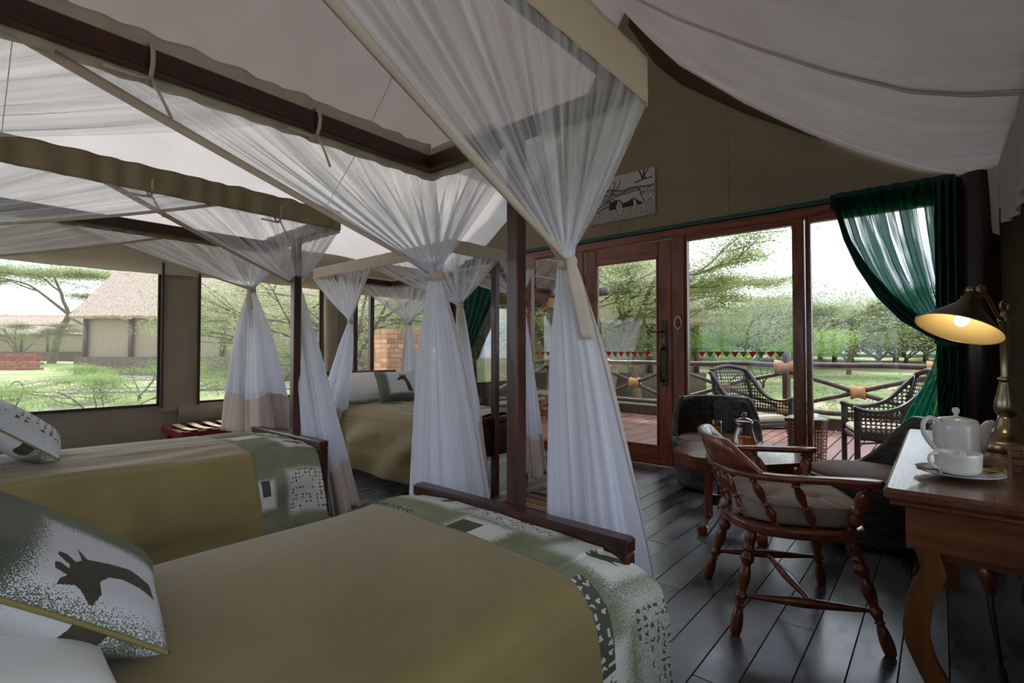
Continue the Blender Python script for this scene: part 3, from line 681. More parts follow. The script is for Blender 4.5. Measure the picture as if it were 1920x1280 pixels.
TRI = [(.0, .0), (.5, .2), (.1, .6)]
def spread(W, w, L, label, zt, drop_l, drop_r, panel, cloth, prints, wrk=0.004, seed=0, head=0.45, dome=.02, sidefold=.02, foot=-.05, group=None, over=0.0):
    """bedspread: s is arc length across; 0 the bed's centre line"""
    r = .075; ww = w + .015
    def fn(s, ly):
        a = abs(s); sg = 1 if s > 0 else -1
        flat = ww - r; q = r * PI / 2
        wr_ = noise.noise(Vector((s * (9 if seed != 1 else 5) + seed + ly * 2, ly * 1.4, 1))) * wrk * 1.2 + noise.noise(Vector((s * 24, ly * 1.3 + seed, 7))) * wrk * (.6 if seed != 1 else .12) + noise.noise(Vector((s * 2.2, ly * 2.2, seed))) * wrk * 1.5
        dm = dome * (1 - (s / ww) ** 2 if a < ww else 0) + .012 * math.sin(ly * 2.1 + seed)
        edge = smooth01((foot + .0 - ly) / .13)  # rounds down into the footboard
        zz = zt - (1 - edge) * .02
        if a <= flat: x, z = a, zz + dm + wr_
        elif a <= flat + q:
            t = (a - flat) / r; x = flat + r * math.sin(t); z = zz - r * (1 - math.cos(t)) + dm * .5 * (1 - t / 1.6) + wr_ * .7
        else:
            d = a - flat - q; x = ww + .008 + d * .05; z = zz - r - d
            k = smooth01(d / .18) * sidefold
            x += k * max(0.0, math.sin(ly * 11 + 2.2 * noise.noise(Vector((ly * 2, seed, 0))) + d * 3) * .5 + noise.noise(Vector((ly * 3.2, d * 4, seed + 3))) * 1.6 + .7) + .012 * smooth01(d / .1)
        if a > flat:
            k2 = smooth01((a - flat) / .16) * smooth01((ly - (foot - panel - .1)) / (panel + .1)); ly = ly + over * k2; x += .3 * over * k2
        return W(sg * x, ly, max(z, .03))
    t = thing('bedspread', label, 'bedspread', tuple(W(0, -L * .5, zt - .1)), group)
    q = r * PI / 2; sl = -(ww - r + q + drop_l); sr = ww - r + q + drop_r
    y1 = foot - panel
    oc_ = obj('olive_cloth', MB().grid(fn, 150, 110, sl, sr, -L + head, y1), cloth, t, smooth=True, solid=.004)
    up = lambda s, ly: fn(s, ly)
    g = MB().grid(up, 420, max(60, int(panel / .0035)), sl, sr, y1, foot)
    cols = []
    for (s, ly) in g.uv: cols.append(prints(s, ly))
    obj('printed_panel', g, print_m, t, smooth=True, label='printed safari band at the foot', attr=cols)
    sm = [up(lerp(sl, sr, i / 120), y1) + Vector((0, 0, .002)) for i in range(121)]
    obj('seam', MB().tube(sm, .0022, 5), olive, oc_, smooth=True)
    return fn
def rect_soft(x, y, x0, x1, y0, y1, k=.06):
    dx = min(x - x0, x1 - x); dy = min(y - y0, y1 - y); return max(0, min(1, .5 + min(dx, dy) / k))
GIR = [(.37, .47), (.29, .42), (.34, .33), (.39, .22), (.35, .11), (.22, .09), (.24, .18), (.24, .26), (.21, .32), (.15, .35), (.08, .33), (.03, .34), (.03, .36), (.07, .41), (.08, .43), (.06, .49), (.09, .49), (.12, .47), (.14, .52), (.18, .53), (.19, .51), (.165, .475), (.19, .475), (.24, .53), (.27, .53), (.27, .50), (.23, .46), (.26, .44)]
GIR_OLD = [(.70, .44), (.60, .39), (.68, .27), (.74, .14), (.66, .02), (.46, .02), (.52, .11), (.54, .20), (.49, .28), (.40, .32), (.26, .33), (.12, .35), (.12, .37), (.24, .42), (.24, .44), (.19, .51), (.25, .50), (.33, .47), (.37, .52), (.43, .55), (.46, .53), (.41, .47), (.45, .47), (.52, .53), (.57, .52), (.56, .49), (.51, .45), (.56, .42)]
HEADP = [(-.5, .1), (-.2, .15), (-.35, .45), (-.1, .25), (0, .5), (.1, .3), (.25, .5), (.3, .25), (.5, .2), (.8, -.05), (.9, -.3), (.6, -.35), (.3, -.25), (.25, -.55), (.1, -.3), (-.1, -.2)]
def fig_at(poly, x, y, cx, cy, sc, rot=0):
    a, b = (x - cx) / sc, (y - cy) / sc; c, s = math.cos(rot), math.sin(rot); return inpoly(a * c + b * s, -a * s + b * c, poly)
def tri_field(x, y, cell=.022, den=.6):
    i, j = math.floor(x / cell), math.floor(y / cell); r = random.Random(i * 7919 + j * 104729)
    if r.random() > den: return False
    a, b = x / cell - i - .5, y / cell - j - .5; k = r.choice((0, PI / 2, PI, -PI / 2)); c, s = math.cos(k), math.sin(k)
    a, b = a * c + b * s, -a * s + b * c; kind = r.random()
    if kind < .5: return abs(a) < .36 and -.34 < b < .34 - abs(a) * 1.9
    if kind < .75: return abs(a) < .42 and abs(b - abs(a) * .9 + .15) < .14
    return abs(a) < .38 and abs(b) < .15
def prints1(s, ly):
    R = max(rect_soft(s, ly, -.42, -.12, -.16, .02), rect_soft(s, ly, .32, .50, -.20, -.02), rect_soft(s, ly, -.03, .17, -.34, -.17),
            .8 * rect_soft(s, ly, -.10, .27, -.15, -.02), rect_soft(s, ly, .52, .60, -.20, .0, .1) * .7, rect_soft(s, ly, .62, .85, -.32, -.20),
            .50 * rect_soft(s, ly, .56, .88, -.18, -.0, .05), rect_soft(s, ly, -.86, -.6, -.3, -.1), .75 * rect_soft(s, ly, -.62, -.40, -.16, .0))
    G = fig_at(HEADP, s, ly, -.24, -.055, .06, -1.2) or fig_at(HEADP, s, ly, .42, -.115, .075, 1.1) or fig_at(HEADP, s, ly, .72, -.27, .07, .4) or (-.02 < s < .07 and -.29 < ly < -.20)
    if (-.09 < s < .26 and -.14 < ly < -.03) or (.58 < s < .86 and -.17 < ly < -.02): G = G or tri_field(s, ly)
    Bf = False
    if (.44 < s < .68 and -.33 < ly < -.24) or (-.46 < s < -.2 and -.33 < ly < -.25):
        if tri_field(s, ly, .024, .55): Bf = True
        elif rect_soft(s, ly, .44, .68, -.33, -.24, .01) > .5 or rect_soft(s, ly, -.46, -.2, -.33, -.25, .01) > .5: G = True
    return (R, 1.0 if G else 0.0, 1.0 if Bf else 0.0, 1)
def prints2(s, ly):
    R = max(rect_soft(s, ly, .16, .42, -.20, -.02), rect_soft(s, ly, -.25, .02, -.14, .0), .8 * rect_soft(s, ly, .56, .80, -.26, .0, .04), rect_soft(s, ly, -.05, .12, -.38, -.2),
            rect_soft(s, ly, .60, .74, -.42, -.335, .04), rect_soft(s, ly, -.6, -.4, -.35, -.1))
    G = fig_at(HEADP, s, ly, .30, -.10, .085, -1.4) or fig_at(HEADP, s, ly, -.12, -.07, .07, -1.0) or (.60 < s < .68 and -.40 < ly < -.36)
    if .57 < s < .79 and -.25 < ly < -.02: G = G or tri_field(s, ly, .02, .6)
    return (R, 1.0 if G else 0.0, 0, 1)
def prints3(s, ly):
    R = max(rect_soft(s, ly, .5, .9, -.2, -.05), rect_soft(s, ly, -.2, .1, -.2, -.05)); G = tri_field(s, ly, .03, .7) and .5 < s < .9
    return (R * .6, 1.0 if G else 0.0, 0, 1)

def pr_back(u, v):
    a = .5 + .9 * noise.noise(Vector((u * 3.2, v * 3.2, 6))); g = noise.noise(Vector((u * 5, v * 5, 2)))
    return (max(0, min(1, a + .35)), 1.0 if g > .22 else 0.0, 0, 1)
def pillow(name, label, cat, A, B, Dp, thick, mfront, mback, prnt=None, pip=None, n=60, pinch=.07, group=None, sagk=0.0, back=None):
    A, B, Dp = Vector(A), Vector(B), Vector(Dp); nrm = (B - A).cross(Dp - A).normalized()
    if nrm.z < 0: nrm = -nrm
    def P(u, v, s):
        x, y = 2 * u - 1, 2 * v - 1
        fx = 1 - pinch * (1 - y * y); fy = 1 - pinch * (1 - x * x)
        # edges bow inward between the corners
        X = .5 + .5 * x * (1 - pinch * (1 - y * y) * abs(x)); Y = .5 + .5 * y * (1 - pinch * (1 - x * x) * abs(y))
        h = (thick if s > 0 else (back or thick)) * ((1 - x ** 4) * (1 - y ** 4)) ** .5 * (1 + .06 * noise.noise(Vector((u * 3, v * 3, s))))
        h += .05 * thick * noise.noise(Vector((u * 9, v * 9, s + 4))) * (abs(x) ** 3 + abs(y) ** 3) * ((1 - x ** 6) * (1 - y ** 6))
        return A + (B - A) * X + (Dp - A) * Y + nrm * h * s - Vector((0, 0, sagk * (1 - x * x) * (1 - y * y)))
    t = thing(name, label, cat, tuple((B + Dp) / 2 - Vector((0, 0, thick))), group)
    g = MB().grid(lambda u, v: P(u, v, 1), n, n); at = [prnt(u, v) for u, v in g.uv] if prnt else None
    fc_ = obj('front_cover', g, mfront, t, smooth=True, attr=at)
    g2 = MB().grid(lambda u, v: P(u, v, -1), n, n); at2 = [pr_back(u, v) for u, v in g2.uv] if prnt else None
    obj('back_cover', g2, mback, t, smooth=True, attr=at2)
    if pip:
        k = 24; e = [P(i / k, 0, 0) for i in range(k)] + [P(1, i / k, 0) for i in range(k)] + [P(1 - i / k, 1, 0) for i in range(k)] + [P(0, 1 - i / k, 0) for i in range(k + 1)]
        obj('piping', MB().tube(e, .0045, 7, caps=False), pip, fc_, smooth=True)
    return t
def pr_cush(u, v):
    R = rect_soft(u, v, .015, .60, .03, .60, .13); return (min(1, R), 1.0 if inpoly(u, v, GIR) else 0.0, 0, 1)
def pr_cush2(u, v):
    return (.78, 1.0 if tri_field(u, v, .085, .7) and .08 < u < .92 and .05 < v < .7 else 0.0, 0, 1)
UPG = [(.62, .0), (.86, .0), (.80, .25), (.72, .50), (.66, .66), (.64, .74), (.72, .84), (.62, .80), (.58, .76), (.56, .90), (.52, .90), (.52, .78), (.46, .78), (.45, .90), (.41, .89), (.43, .76), (.34, .80), (.40, .70), (.26, .62), (.24, .55), (.30, .52), (.44, .56), (.52, .54), (.58, .40), (.60, .2)]
def pr_cush3(u, v):
    R = rect_soft(u, v, .22, .98, .18, .98, .12); return (R, 1.0 if inpoly((u - .3) / .62, (v - .22) / .70, UPG) else 0.0, 0, 1)

# ---- the nets
def polypath(pts):
    pts = [Vector(p) for p in pts]; seg = [(b - a).length for a, b in zip(pts, pts[1:])]; T = sum(seg)
    def f(u):
        d = u * T
        for (a, b), l in zip(zip(pts, pts[1:]), seg):
            if d <= l + 1e-9: return a.lerp(b, d / l if l > 1e-9 else 0)
            d -= l
        return pts[-1]
    return f, T
def bunch(net, path, tie, bottom, seed, folds=20, sag=.04, rb=.12, hem=.80, tail=None, border=True, zhem=None, sway=(0, 0), m_up=None, m_lo=None, flatx=1.0, bw=.05, rt=.024, nlo=4, vbu=None):
    f, T = polypath(path); tie = Vector(tie); bottom = Vector(bottom)
    ctr = f(.5)
    nrm = Vector((ctr.x - tie.x, ctr.y - tie.y, 0)); nrm = nrm.normalized() if nrm.length > .01 else Vector((0, 1, 0))
    def up(u, v):
        a = f(u); ph = folds * u * 2 * PI + 3.0 * noise.noise(Vector((u * 5, seed, 0))) + .8 * noise.noise(Vector((u * 3, v * 2, seed)))
        tg = (f(min(1, u + .01)) - f(max(0, u - .01))).normalized()
        s = (1 - v) ** 1.12
        p = tie + (a - tie) * s
        p.z = lerp(a.z, tie.z, v) if abs(s) > 2 else tie.z + (a.z - tie.z) * ((1 - v) ** 1.02)
        e = min(1, min(u, 1 - u) * 14 + .15)
        amp = (0.003 + .017 * math.sin(PI * min(v * 1.1, 1)) ** .8) * e
        p += nrm * math.sin(ph) * amp + tg * math.cos(ph * .5) * amp * .8
        p.z -= sag * 4 * v * (1 - v) * (T / 2.0)
        k = smooth01((v - .8) / .2); p += (nrm * math.cos(ph) + nrm.cross(Vector((0, 0, 1))) * math.sin(ph)) * rt * k * .8
        return p
    obj('net_panel', MB().grid(up, folds * 10, 26), m_up or net_m, net, smooth=True)
    if border:
        def bd(u, v):
            e0 = up(0, v); d = (f(.02) - f(0)).normalized(); per = d * (1 - v * .45)
            return e0 + per * bw * (u - .12) + nrm * .004 * (0 if u < .5 else 1) + Vector((0, 0, -.006 * math.sin(PI * u)))
        obj('net_border', MB().grid(bd, 4, 26), beige, net, smooth=True, solid=.002)
    # the tie
    tm = MB().tube([tie + Vector((0, 0, .022)), tie + Vector((0, 0, .008)), tie + Vector((0, 0, -.010)), tie + Vector((0, 0, -.024))], [rt * 1.05, rt * 1.28, rt * 1.25, rt * 1.05], 14)
    obj('tie_band', tm, beige, net, smooth=True)
    if tail:
        tl, dx, dy = tail
        def tfn(u, v):
            p = tie + Vector((dx * v, dy * v, -tl * v + .01)); d = Vector((RT[0], RT[1], 0))
            p += Vector((-FW[0], -FW[1], 0)) * (rt * 1.5 + .012 * math.sin(v * 5)); return p + d * (u - .5) * lerp(.018, .045, min(1, v * 3)) + Vector((0, 0, .008 * u * math.sin(v * 4)))
        obj('tie_tail', MB().grid(tfn, 4, 14), beige, net, smooth=True, solid=.003)
    # below the tie
    hgt = tie.z - bottom.z
    def lo(u, v):
        c = tie.lerp(bottom, v); c += Vector((sway[0], sway[1], 0)) * math.sin(PI * v)
        R = lerp(rt * .8, rb, v ** .75); a = 2 * PI * u
        k = 1 + .30 * smooth01(v * 4) * math.sin(nlo * a + seed + .8 * noise.noise(Vector((v * 2, seed, 1)))) + .10 * math.sin(11 * a + seed * 2 + v * 2) + .05 * math.sin(23 * a + v)
        ox = math.cos(a) * R * k; oy = math.sin(a) * R * k
        d1 = Vector((RT[0], RT[1], 0)) * flatx; d2 = Vector((FW[0], FW[1], 0)) / max(flatx, .6)
        return c + d1 * ox + d2 * oy + Vector((0, 0, -.03 * v * math.sin(3 * a + seed)))
    obj('net_fall', MB().grid(lo, 150, 36, 0, 1, 0, hem + .01), m_lo or net_low, net, smooth=True)
    obj('hem', MB().grid(lambda u, v: lo(u, v) * 1.0, 110, 10, 0, 1, hem, 1.0), beige, net, smooth=True, solid=.002)
    # vertical border running down the fall
    if border:
        vb0 = .72 + seed * .13 if vbu is None else vbu
        def vb(u, v): return lo(vb0 + (u - .5) * .10, v) + Vector((-FW[0], -FW[1], 0)) * .006
        obj('net_border', MB().grid(vb, 4, 26, 0, 1, .02, hem), beige, net, smooth=True)
def band(net, a, b, zlo=1.885, zhi=2.0, rip=.006, m_=None, seed=0, over=False):
    a, b = Vector(a), Vector(b); L = (b - a).length; d = (b - a).normalized(); n = d.cross(Vector((0, 0, 1)))
    def fn(u, v):
        y = u * L; r = rip * (math.sin(y * 55 + 4 * noise.noise(Vector((y * 3, seed, 0)))) + noise.noise(Vector((y * 18, v * 2, seed))))
        return a + d * y + n * r + Vector((0, 0, lerp(zlo, zhi, v) + rip * 1.5 * v * noise.noise(Vector((y * 9, seed, 5))) - .0))
    obj('net_band', MB().grid(fn, max(8, int(L * 90)), 6), m_ or beige, net, smooth=True, solid=.003)
def rail_tie(net, p, ax=(0, 1, 0)):
    p = Vector(p); r = .042; ring = [p + Vector((0 if ax[1] else math.sin(a) * r, 0, 0)) + Vector((math.sin(a) * r if ax[1] else 0, 0, math.cos(a) * r * 1.25)) for a in [i * 2 * PI / 12 for i in range(13)]]
    obj('rail_tie', MB().tube(ring, .006, 6, caps=False).tube([p + Vector((.02, 0, -.045)), p + Vector((.03, .02, -.09)), p + Vector((.02, .05, -.14))], .004, 6).tube([p + Vector((.02, 0, -.05)), p + Vector((.03, -.03, -.06)), p + Vector((.02, -.10, -.055))], .005, 6), beige, net, smooth=True)

# ---------------- bed one (nearest)
W1 = frame_map(-1.15, 1.33); w1, L1 = .465, 2.0
make_bed(W1, w1, L1, 'nearest dark wood canopy bed in front of the camera', None)
spread(W1, w1, L1, 'olive bedspread with printed foot band on the nearest bed', .592, .36, .34, .235, olive, prints1, .007, 1, group='olive bedspreads', over=.115)
A1 = Vector((-1.02, .28, .632))
pillow('giraffe_cushion', 'large sage cushion with a drooping giraffe head at bottom left', 'cushion', A1, A1 + Vector((-.46, .09, 0)), A1 + Vector((-.02, -.34, .26)), .050, cushion_m, cushion_m, pr_cush, piping_m, 220, .07, 'giraffe print cushions', back=.075)
pillow('bed_pillow', 'white pillow under the giraffe cushion on the nearest bed', 'pillow', (-.945, .20, .64), (-1.60, .26, .64), (-.90, -.32, .68), .078, whitecotton, whitecotton, None, None, 40, .05, 'white pillows')
n1 = thing('mosquito_net', 'white net of the nearest bed, tied in two bunches beside its footboard', 'mosquito net', tuple(W1(0, 0, 1.9)), 'mosquito nets on the bed canopies')
zn = 1.895; o = .03
C = lambda W, lx, ly, z=zn: W(lx, ly, z)
we = w1 + o
bunch(n1, [C(W1, we, -1.44), C(W1, we, .06), C(W1, -.02, .075)], (-.935, 1.375, 1.445), (-.905, 1.60, .03), 1, 20, .03, .135, .87, (.26, .045, .045), True, sway=(-.0, .02), bw=.10, rt=.027, flatx=1.25, vbu=1.02)
bunch(n1, [C(W1, -we, -1.22), C(W1, -we, .06), C(W1, .02, .075)], (-1.625, 1.40, 1.475), (-1.60, 1.53, .03), 2, 22, .02, .17, .92, None, True, sway=(-.0, .0), bw=.10, rt=.030, vbu=1.0)
bunch(n1, [C(W1, -we, -.60), C(W1, -we, -L1), C(W1, .0, -L1 - .02)], (-1.62, -.72, 1.45), (-1.66, -.74, .05), 3, 18, .08, .12, .85, None, False)
bunch(n1, [C(W1, we, -1.15), C(W1, we, -L1), C(W1, .0, -L1 - .02)], (-.68, -.72, 1.45), (-.62, -.74, .05), 4, 16, .04, .12, .85, None, False)
band(n1, W1(we, -L1, 0), W1(we, .06, 0), 1.89, 2.03, .0012, seed=1); band(n1, W1(we, .062, 0), W1(.10, .066, 0), 1.885, 1.935, .002, seed=2)
band(n1, W1(-we, -L1, 0), W1(-we, .06, 0), 1.88, 2.03, .007, seed=3); band(n1, W1(-.10, .066, 0), W1(-we, .062, 0), 1.88, 2.02, .004, seed=4)
for ly in (-.95, -.48): rail_tie(n1, W1(-w1, ly, 1.93))
# ---------------- bed two
W2 = frame_map(-3.29, 1.575); w2, L2 = .475, 2.0
make_bed(W2, w2, L2, 'middle dark wood canopy bed beyond the nearest bed', None)
spread(W2, w2, L2, 'olive bedspread with fine creases on the middle bed', .60, .36, .42, .37, olive, prints2, .008, 5, dome=.035, sidefold=.075, group='olive bedspreads')
A2 = Vector((-3.03, .40, .665))
pillow('giraffe_cushion', 'printed cushion with arrow marks on the middle bed, at left edge', 'cushion', A2, A2 + Vector((-.44, .05, 0)), A2 + Vector((-.02, -.32, .26)), .085, cushion_m, cushion_m, pr_cush2, piping_m, 90, .05, 'giraffe print cushions')
pillow('bed_pillow', 'white pillow at the head of the middle bed, at left edge', 'pillow', (-3.05, .22, .66), (-3.7, .24, .66), (-3.05, -.3, .68), .06, whitecotton, whitecotton, None, None, 34, .05, 'white pillows')
n2 = thing('mosquito_net', 'white net of the middle bed with two tied bunches at its footboard', 'mosquito net', tuple(W2(0, 0, 1.9)), 'mosquito nets on the bed canopies')
we = w2 + o
bunch(n2, [C(W2, we, -1.08), C(W2, we, .06), C(W2, 0, .075)], (-3.385, 1.672, 1.60), (-3.08, 1.80, .10), 5, 20, .02, .13, .80, (.42, .03, .02), True, bw=.06)
bunch(n2, [C(W2, -we, -1.15), C(W2, -we, .06), C(W2, 0, .075)], (-3.96, 1.60, 1.62), (-3.93, 1.66, .55), 6, 20, .02, .19, .74, (.30, .05, .0), True, bw=.07)
bunch(n2, [C(W2, we, -.62), C(W2, we, -L2), C(W2, 0, -L2 - .02)], (-2.85, -.52, 1.50), (-2.85, -.55, .05), 7, 20, .05, .12, .85, None, True, bw=.05)
bunch(n2, [C(W2, -we, -.55), C(W2, -we, -L2), C(W2, 0, -L2 - .02)], (-3.80, -.52, 1.50), (-3.85, -.55, .05), 8, 20, .05, .12, .85, None, True, bw=.05)
band(n2, W2(we + .014, -L2, 0), W2(we + .014, .06, 0), 1.89, 2.01, .008, beige_d, seed=5); band(n2, W2(we, .062, 0), W2(-we, .066, 0), 1.88, 2.0, .003, beige, seed=6)
band(n2, W2(-we, -L2, 0), W2(-we, .06, 0), 1.88, 1.95, .006, beige_d, seed=7)
for ly in (-.9, -.3): rail_tie(n2, W2(w2, ly, 1.93))
# ---------------- bed three, against the left wall
W3 = frame_map(-2.80, 3.02, 1); w3, L3 = .46, 2.0
make_bed(W3, w3, L3, 'farthest canopy bed with its head to the left window wall', None)
spread(W3, w3, L3, 'olive bedspread hanging low on the farthest bed', .62, .3, .42, .20, olive, prints3, .010, 9, dome=.03, sidefold=.06, head=.03, group='olive bedspreads')
pillow('bed_pillow', 'big white pillow leaning on the farthest bed headboard', 'pillow', (-4.30, 2.66, .68), (-4.34, 3.32, .68), (-4.68, 2.62, .90), .10, whitecotton, whitecotton, None, None, 40, .07, 'white pillows')
pillow('giraffe_cushion', 'small cushion with an upright giraffe on the farthest bed', 'cushion', (-4.02, 2.80, .67), (-3.93, 3.20, .67), (-4.22, 2.86, .95), .07, cushion_m, cushion_m, pr_cush3, piping_m, 90, .06, 'giraffe print cushions')
n3 = thing('mosquito_net', 'white net of the farthest bed by the left corner', 'mosquito net', tuple(W3(0, 0, 1.9)), 'mosquito nets on the bed canopies')
we = w3 + o
P3 = lambda x, y, z=zn: Vector((x, y, z))
bunch(n3, [C(W3, we, -.98), C(W3, we, .06), C(W3, 0, .075)], (-2.86, 2.72, 1.52), (-2.72, 2.72, .16), 11, 18, .03, .13, .64, (.28, .02, .0), True, bw=.035)
bunch(n3, [C(W3, -we, -.9), C(W3, -we, .06), C(W3, 0, .075)], (-2.70, 3.27, 1.62), (-2.60, 3.32, .14), 12, 18, .03, .10, .79, None, True, bw=.035)
bunch(n3, [C(W3, we, -.98), C(W3, we, -L3), C(W3, 0, -L3 - .02)], (-4.37, 2.69, 1.45), (-4.36, 2.46, .44), 13, 18, .03, .11, .84, None, True, bw=.035, sway=(.0, .02))
bunch(n3, [C(W3, -we, -.98), C(W3, -we, -L3), C(W3, 0, -L3 - .02)], (-4.50, 3.50, 1.47), (-4.46, 3.50, .60), 14, 18, .03, .10, .9, None, True, bw=.035)
band(n3, W3(we, -L3, 0), W3(we, .06, 0), 1.885, 1.99, .0015, seed=8); band(n3, W3(we, -L3 - .03, 0), W3(-we, -L3 - .03, 0), 1.885, 1.99, .002, seed=9)
band(n3, W3(-we, -L3, 0), W3(-we, .06, 0), 1.885, 1.99, .003, seed=10); band(n3, W3(we, .066, 0), W3(-we, .066, 0), 1.885, 1.99, .003, seed=11)

# rag rug
rg = thing('rag_rug', 'multicoloured striped rag rug on the dark floor', 'rug', (-2.1, 3.15, 0))
obj('woven_mat', MB().grid(lambda u, v: (lerp(-2.55, -1.75, u) + .006 * math.sin(v * 120), lerp(2.75, 3.42, v), .007 + .003 * math.sin(v * 380)), 40, 130), rug_m, rg, smooth=True, solid=.008)
# luggage rack behind the middle bed
lr = thing('luggage_rack', 'low red wooden luggage rack with cream webbing straps', 'rack', (-4.95, 1.85, 0))
for y in (1.38, 2.40): obj('end_rail', MB().box(-5.22, -4.72, y - .02, y + .02, .44, .50, .005), redpaint, lr)
for x in (-5.2, -4.74): obj('side_rail', MB().box(x - .018, x + .018, 1.38, 2.40, .445, .495, .005), redpaint, lr)
for x in (-5.2, -4.74):
    for y in (1.42, 2.36): obj('leg', MB().box(x - .02, x + .02, y - .02, y + .02, 0, .45, .004), redpaint, lr)
for i in range(8):
    y = 1.47 + i * .118
    obj('strap', MB().grid(lambda u, v: (lerp(-5.225, -4.715, u), y + (v - .5) * .055, .505 - .012 * math.sin(PI * u)), 10, 1), strap_m, lr, solid=.004)
# ================================================================ DESK AND WHAT STANDS ON IT
dk = thing('writing_desk', 'wooden desk with scroll-cut board legs at the right edge', 'desk', (.16, 2.6, 0))
obj('desk_top', MB().box(-.135, .45, 1.845, 3.36, .715, .75, .010), deskwood, dk)
obj('moulding', MB().box(-.120, .44, 1.858, 3.345, .700, .716, .004), deskside, dk)
obj('apron', MB().box(-.085, .43, 1.89, 1.915, .575, .70), deskside, dk)
obj('apron', MB().box(-.085, .43, 3.29, 3.315, .60, .70), deskside, dk)
obj('apron', MB().box(-.086, -.066, 1.915, 3.29, .60, .70), deskwood, dk)
obj('drawer_board', MB().box(-.02, .43, 1.93, 2.5, .545, .58), deskside, dk)
Lft = [(-.072, .60), (-.074, .59), (-.052, .517), (-.078, .45), (-.093, .38), (-.096, .33), (-.089, .287), (-.061, .218), (-.033, .155), (-.035, .10), (-.07, .05), (-.10, .0)]
Rgt = [(.05, .0), (.06, .05), (.045, .12), (.012, .19), (-.018, .25), (-.033, .31), (-.031, .37), (-.02, .435), (.004, .50), (.004, .515), (-.010, .575), (-.001, .60)]
def smp(t, n=4): return [(p.x, p.y) for p in bez([(a, b, 0) for a, b in t], n)]
legp = smp(Lft) + smp(Rgt)
def leg_at(y0, y1, mir=None):
    pts = legp if mir is None else [(mir - (x + .04), z) for x, z in legp][::-1]
    return MB().prism(pts, y0, y1, 'xz')
obj('leg', leg_at(1.90, 1.945), deskleg, dk); obj('leg', leg_at(3.25, 3.29), deskleg, dk)
obj('leg', leg_at(1.90, 1.945, .36), deskleg, dk); obj('leg', leg_at(3.25, 3.29, .36), deskleg, dk)
def arch(y):
    o_ = [(-.04 + i * .02, .60 - .16 * (1 - math.sin(PI * i / 22)) ** 1.2) for i in range(23)]; i_ = [(x, z - .05) for x, z in o_[::-1]]
    return MB().prism(o_ + i_, y, y + .03, 'xz')
obj('arched_brace', arch(3.255), chairwood, dk)
foot = bez([(-.04, 1.92, .04), (.06, 1.91, .075), (.16, 1.92, .05), (.28, 1.92, .07), (.38, 1.92, .04)], 6)
obj('foot_board', MB().tube(foot, .028, 10, flat=.8), deskleg, dk, smooth=True)
st = thing('metal_rod_handle', 'thin metal rod with a turned wooden grip under the desk', 'rod', (.12, 2.15, 0))
ba, bb = on_d(1838, 1035, 1.75), on_d(1872, 1290, 1.72)
obj('rod', MB().tube([ba, ba.lerp(bb, .5), bb], .0065, 10), iron, st, smooth=True)
ax = (ba - bb).normalized(); Rm = ax.to_track_quat('Z', 'Y').to_matrix(); gc = ba.lerp(bb, .13)
obj('wooden_grip', MB().lathe([(.012, .0), (.016, -.01), (.024, -.03), (.026, -.045), (.024, -.06), (.018, -.08), (.015, -.1), (.010, -.105)][::-1], gc + ax * .03, 16, Rm), chairwood_z, st, smooth=True)
obj('tip_sleeve', MB().tube([ba.lerp(bb, .82), bb], .012, 10), iron, st)

# desk lamp
LX, LY = .205, 2.90
lp = thing('desk_lamp', 'antique brass desk lamp with a dark conical shade, lit', 'lamp', (LX, LY, .75))
obj('base', MB().lathe([(.115, .75), (.118, .755), (.118, .785), (.112, .790), (.108, .793), (.085, .800), (.06, .812), (.045, .826), (.036, .85), (.030, .875), (.026, .89)], (LX, LY, 0), 40), brass, lp, smooth=True)
obj('stem', MB().lathe([(.026, .888), (.036, .90), (.040, .925), (.036, .955), (.028, .99), (.022, 1.02), (.020, 1.03), (.026, 1.034), (.026, 1.042), (.017, 1.046), (.016, 1.05), (.016, 1.268), (.022, 1.272), (.024, 1.285), (.018, 1.295), (.012, 1.31), (.010, 1.32)], (LX, LY, 0), 28), brass, lp, smooth=True)
rg_ = [Vector((LX, LY, 1.34)) + Vector((RT[0] * math.cos(a) * .016, RT[1] * math.cos(a) * .016, math.sin(a) * .022)) for a in [i * 2 * PI / 20 for i in range(21)]]
obj('finial_ring', MB().tube(rg_, .005, 8, caps=False), brass, lp, smooth=True)
shc = on_d(1797, 617, 1.97)
Rv, Uv, Fv = Vector((RT[0], RT[1], 0)), Vector((0, 0, 1)), Vector((FW[0], FW[1], 0))
n_ = (Rv * .42 + Uv * .87 + Fv * .05).normalized(); Rs = n_.to_track_quat('Z', 'Y').to_matrix()
prof = [(.184, 0), (.180, .004), (.150, .030), (.115, .060), (.080, .090), (.050, .118), (.046, .124), (.046, .130), (.040, .134), (.040, .150), (.032, .160), (.022, .168), (.018, .176)]
shd = obj('lamp_shade', MB().lathe([(r * .765, h * .9) for r, h in prof], shc, 48, Rs, caps=False), shade_out, lp, smooth=True)
obj('shade_lining', MB().lathe([(r * .765, h * .9) for r, h in [(.1825, .001), (.176, .0045), (.147, .029), (.112, .058), (.077, .088), (.046, .114), (.0, .118)]], shc, 48, Rs, caps=False), shade_in, shd, smooth=True, label='cream enamel lining')
obj('shade_rim', MB().tube([shc + Rs @ Vector((.140 * math.cos(a), .140 * math.sin(a), 0)) for a in [i * 2 * PI / 48 for i in range(49)]], .0022, 6, caps=False), brass, shd, smooth=True)
jt = shc + n_ * .172
obj('joint', MB().tube([jt - Rv * .030, jt + Rv * .014], .013, 16).tube([jt - n_ * .02, jt], .009, 12), brass, lp, smooth=True)
obj('joint_wheel', MB().lathe([(.019, 0), (.021, .004), (.019, .010), (.008, .012)], jt + Rv * .012 - Fv * .012, 20, (-Fv).to_track_quat('Z', 'Y').to_matrix()), brass, lp, smooth=True)
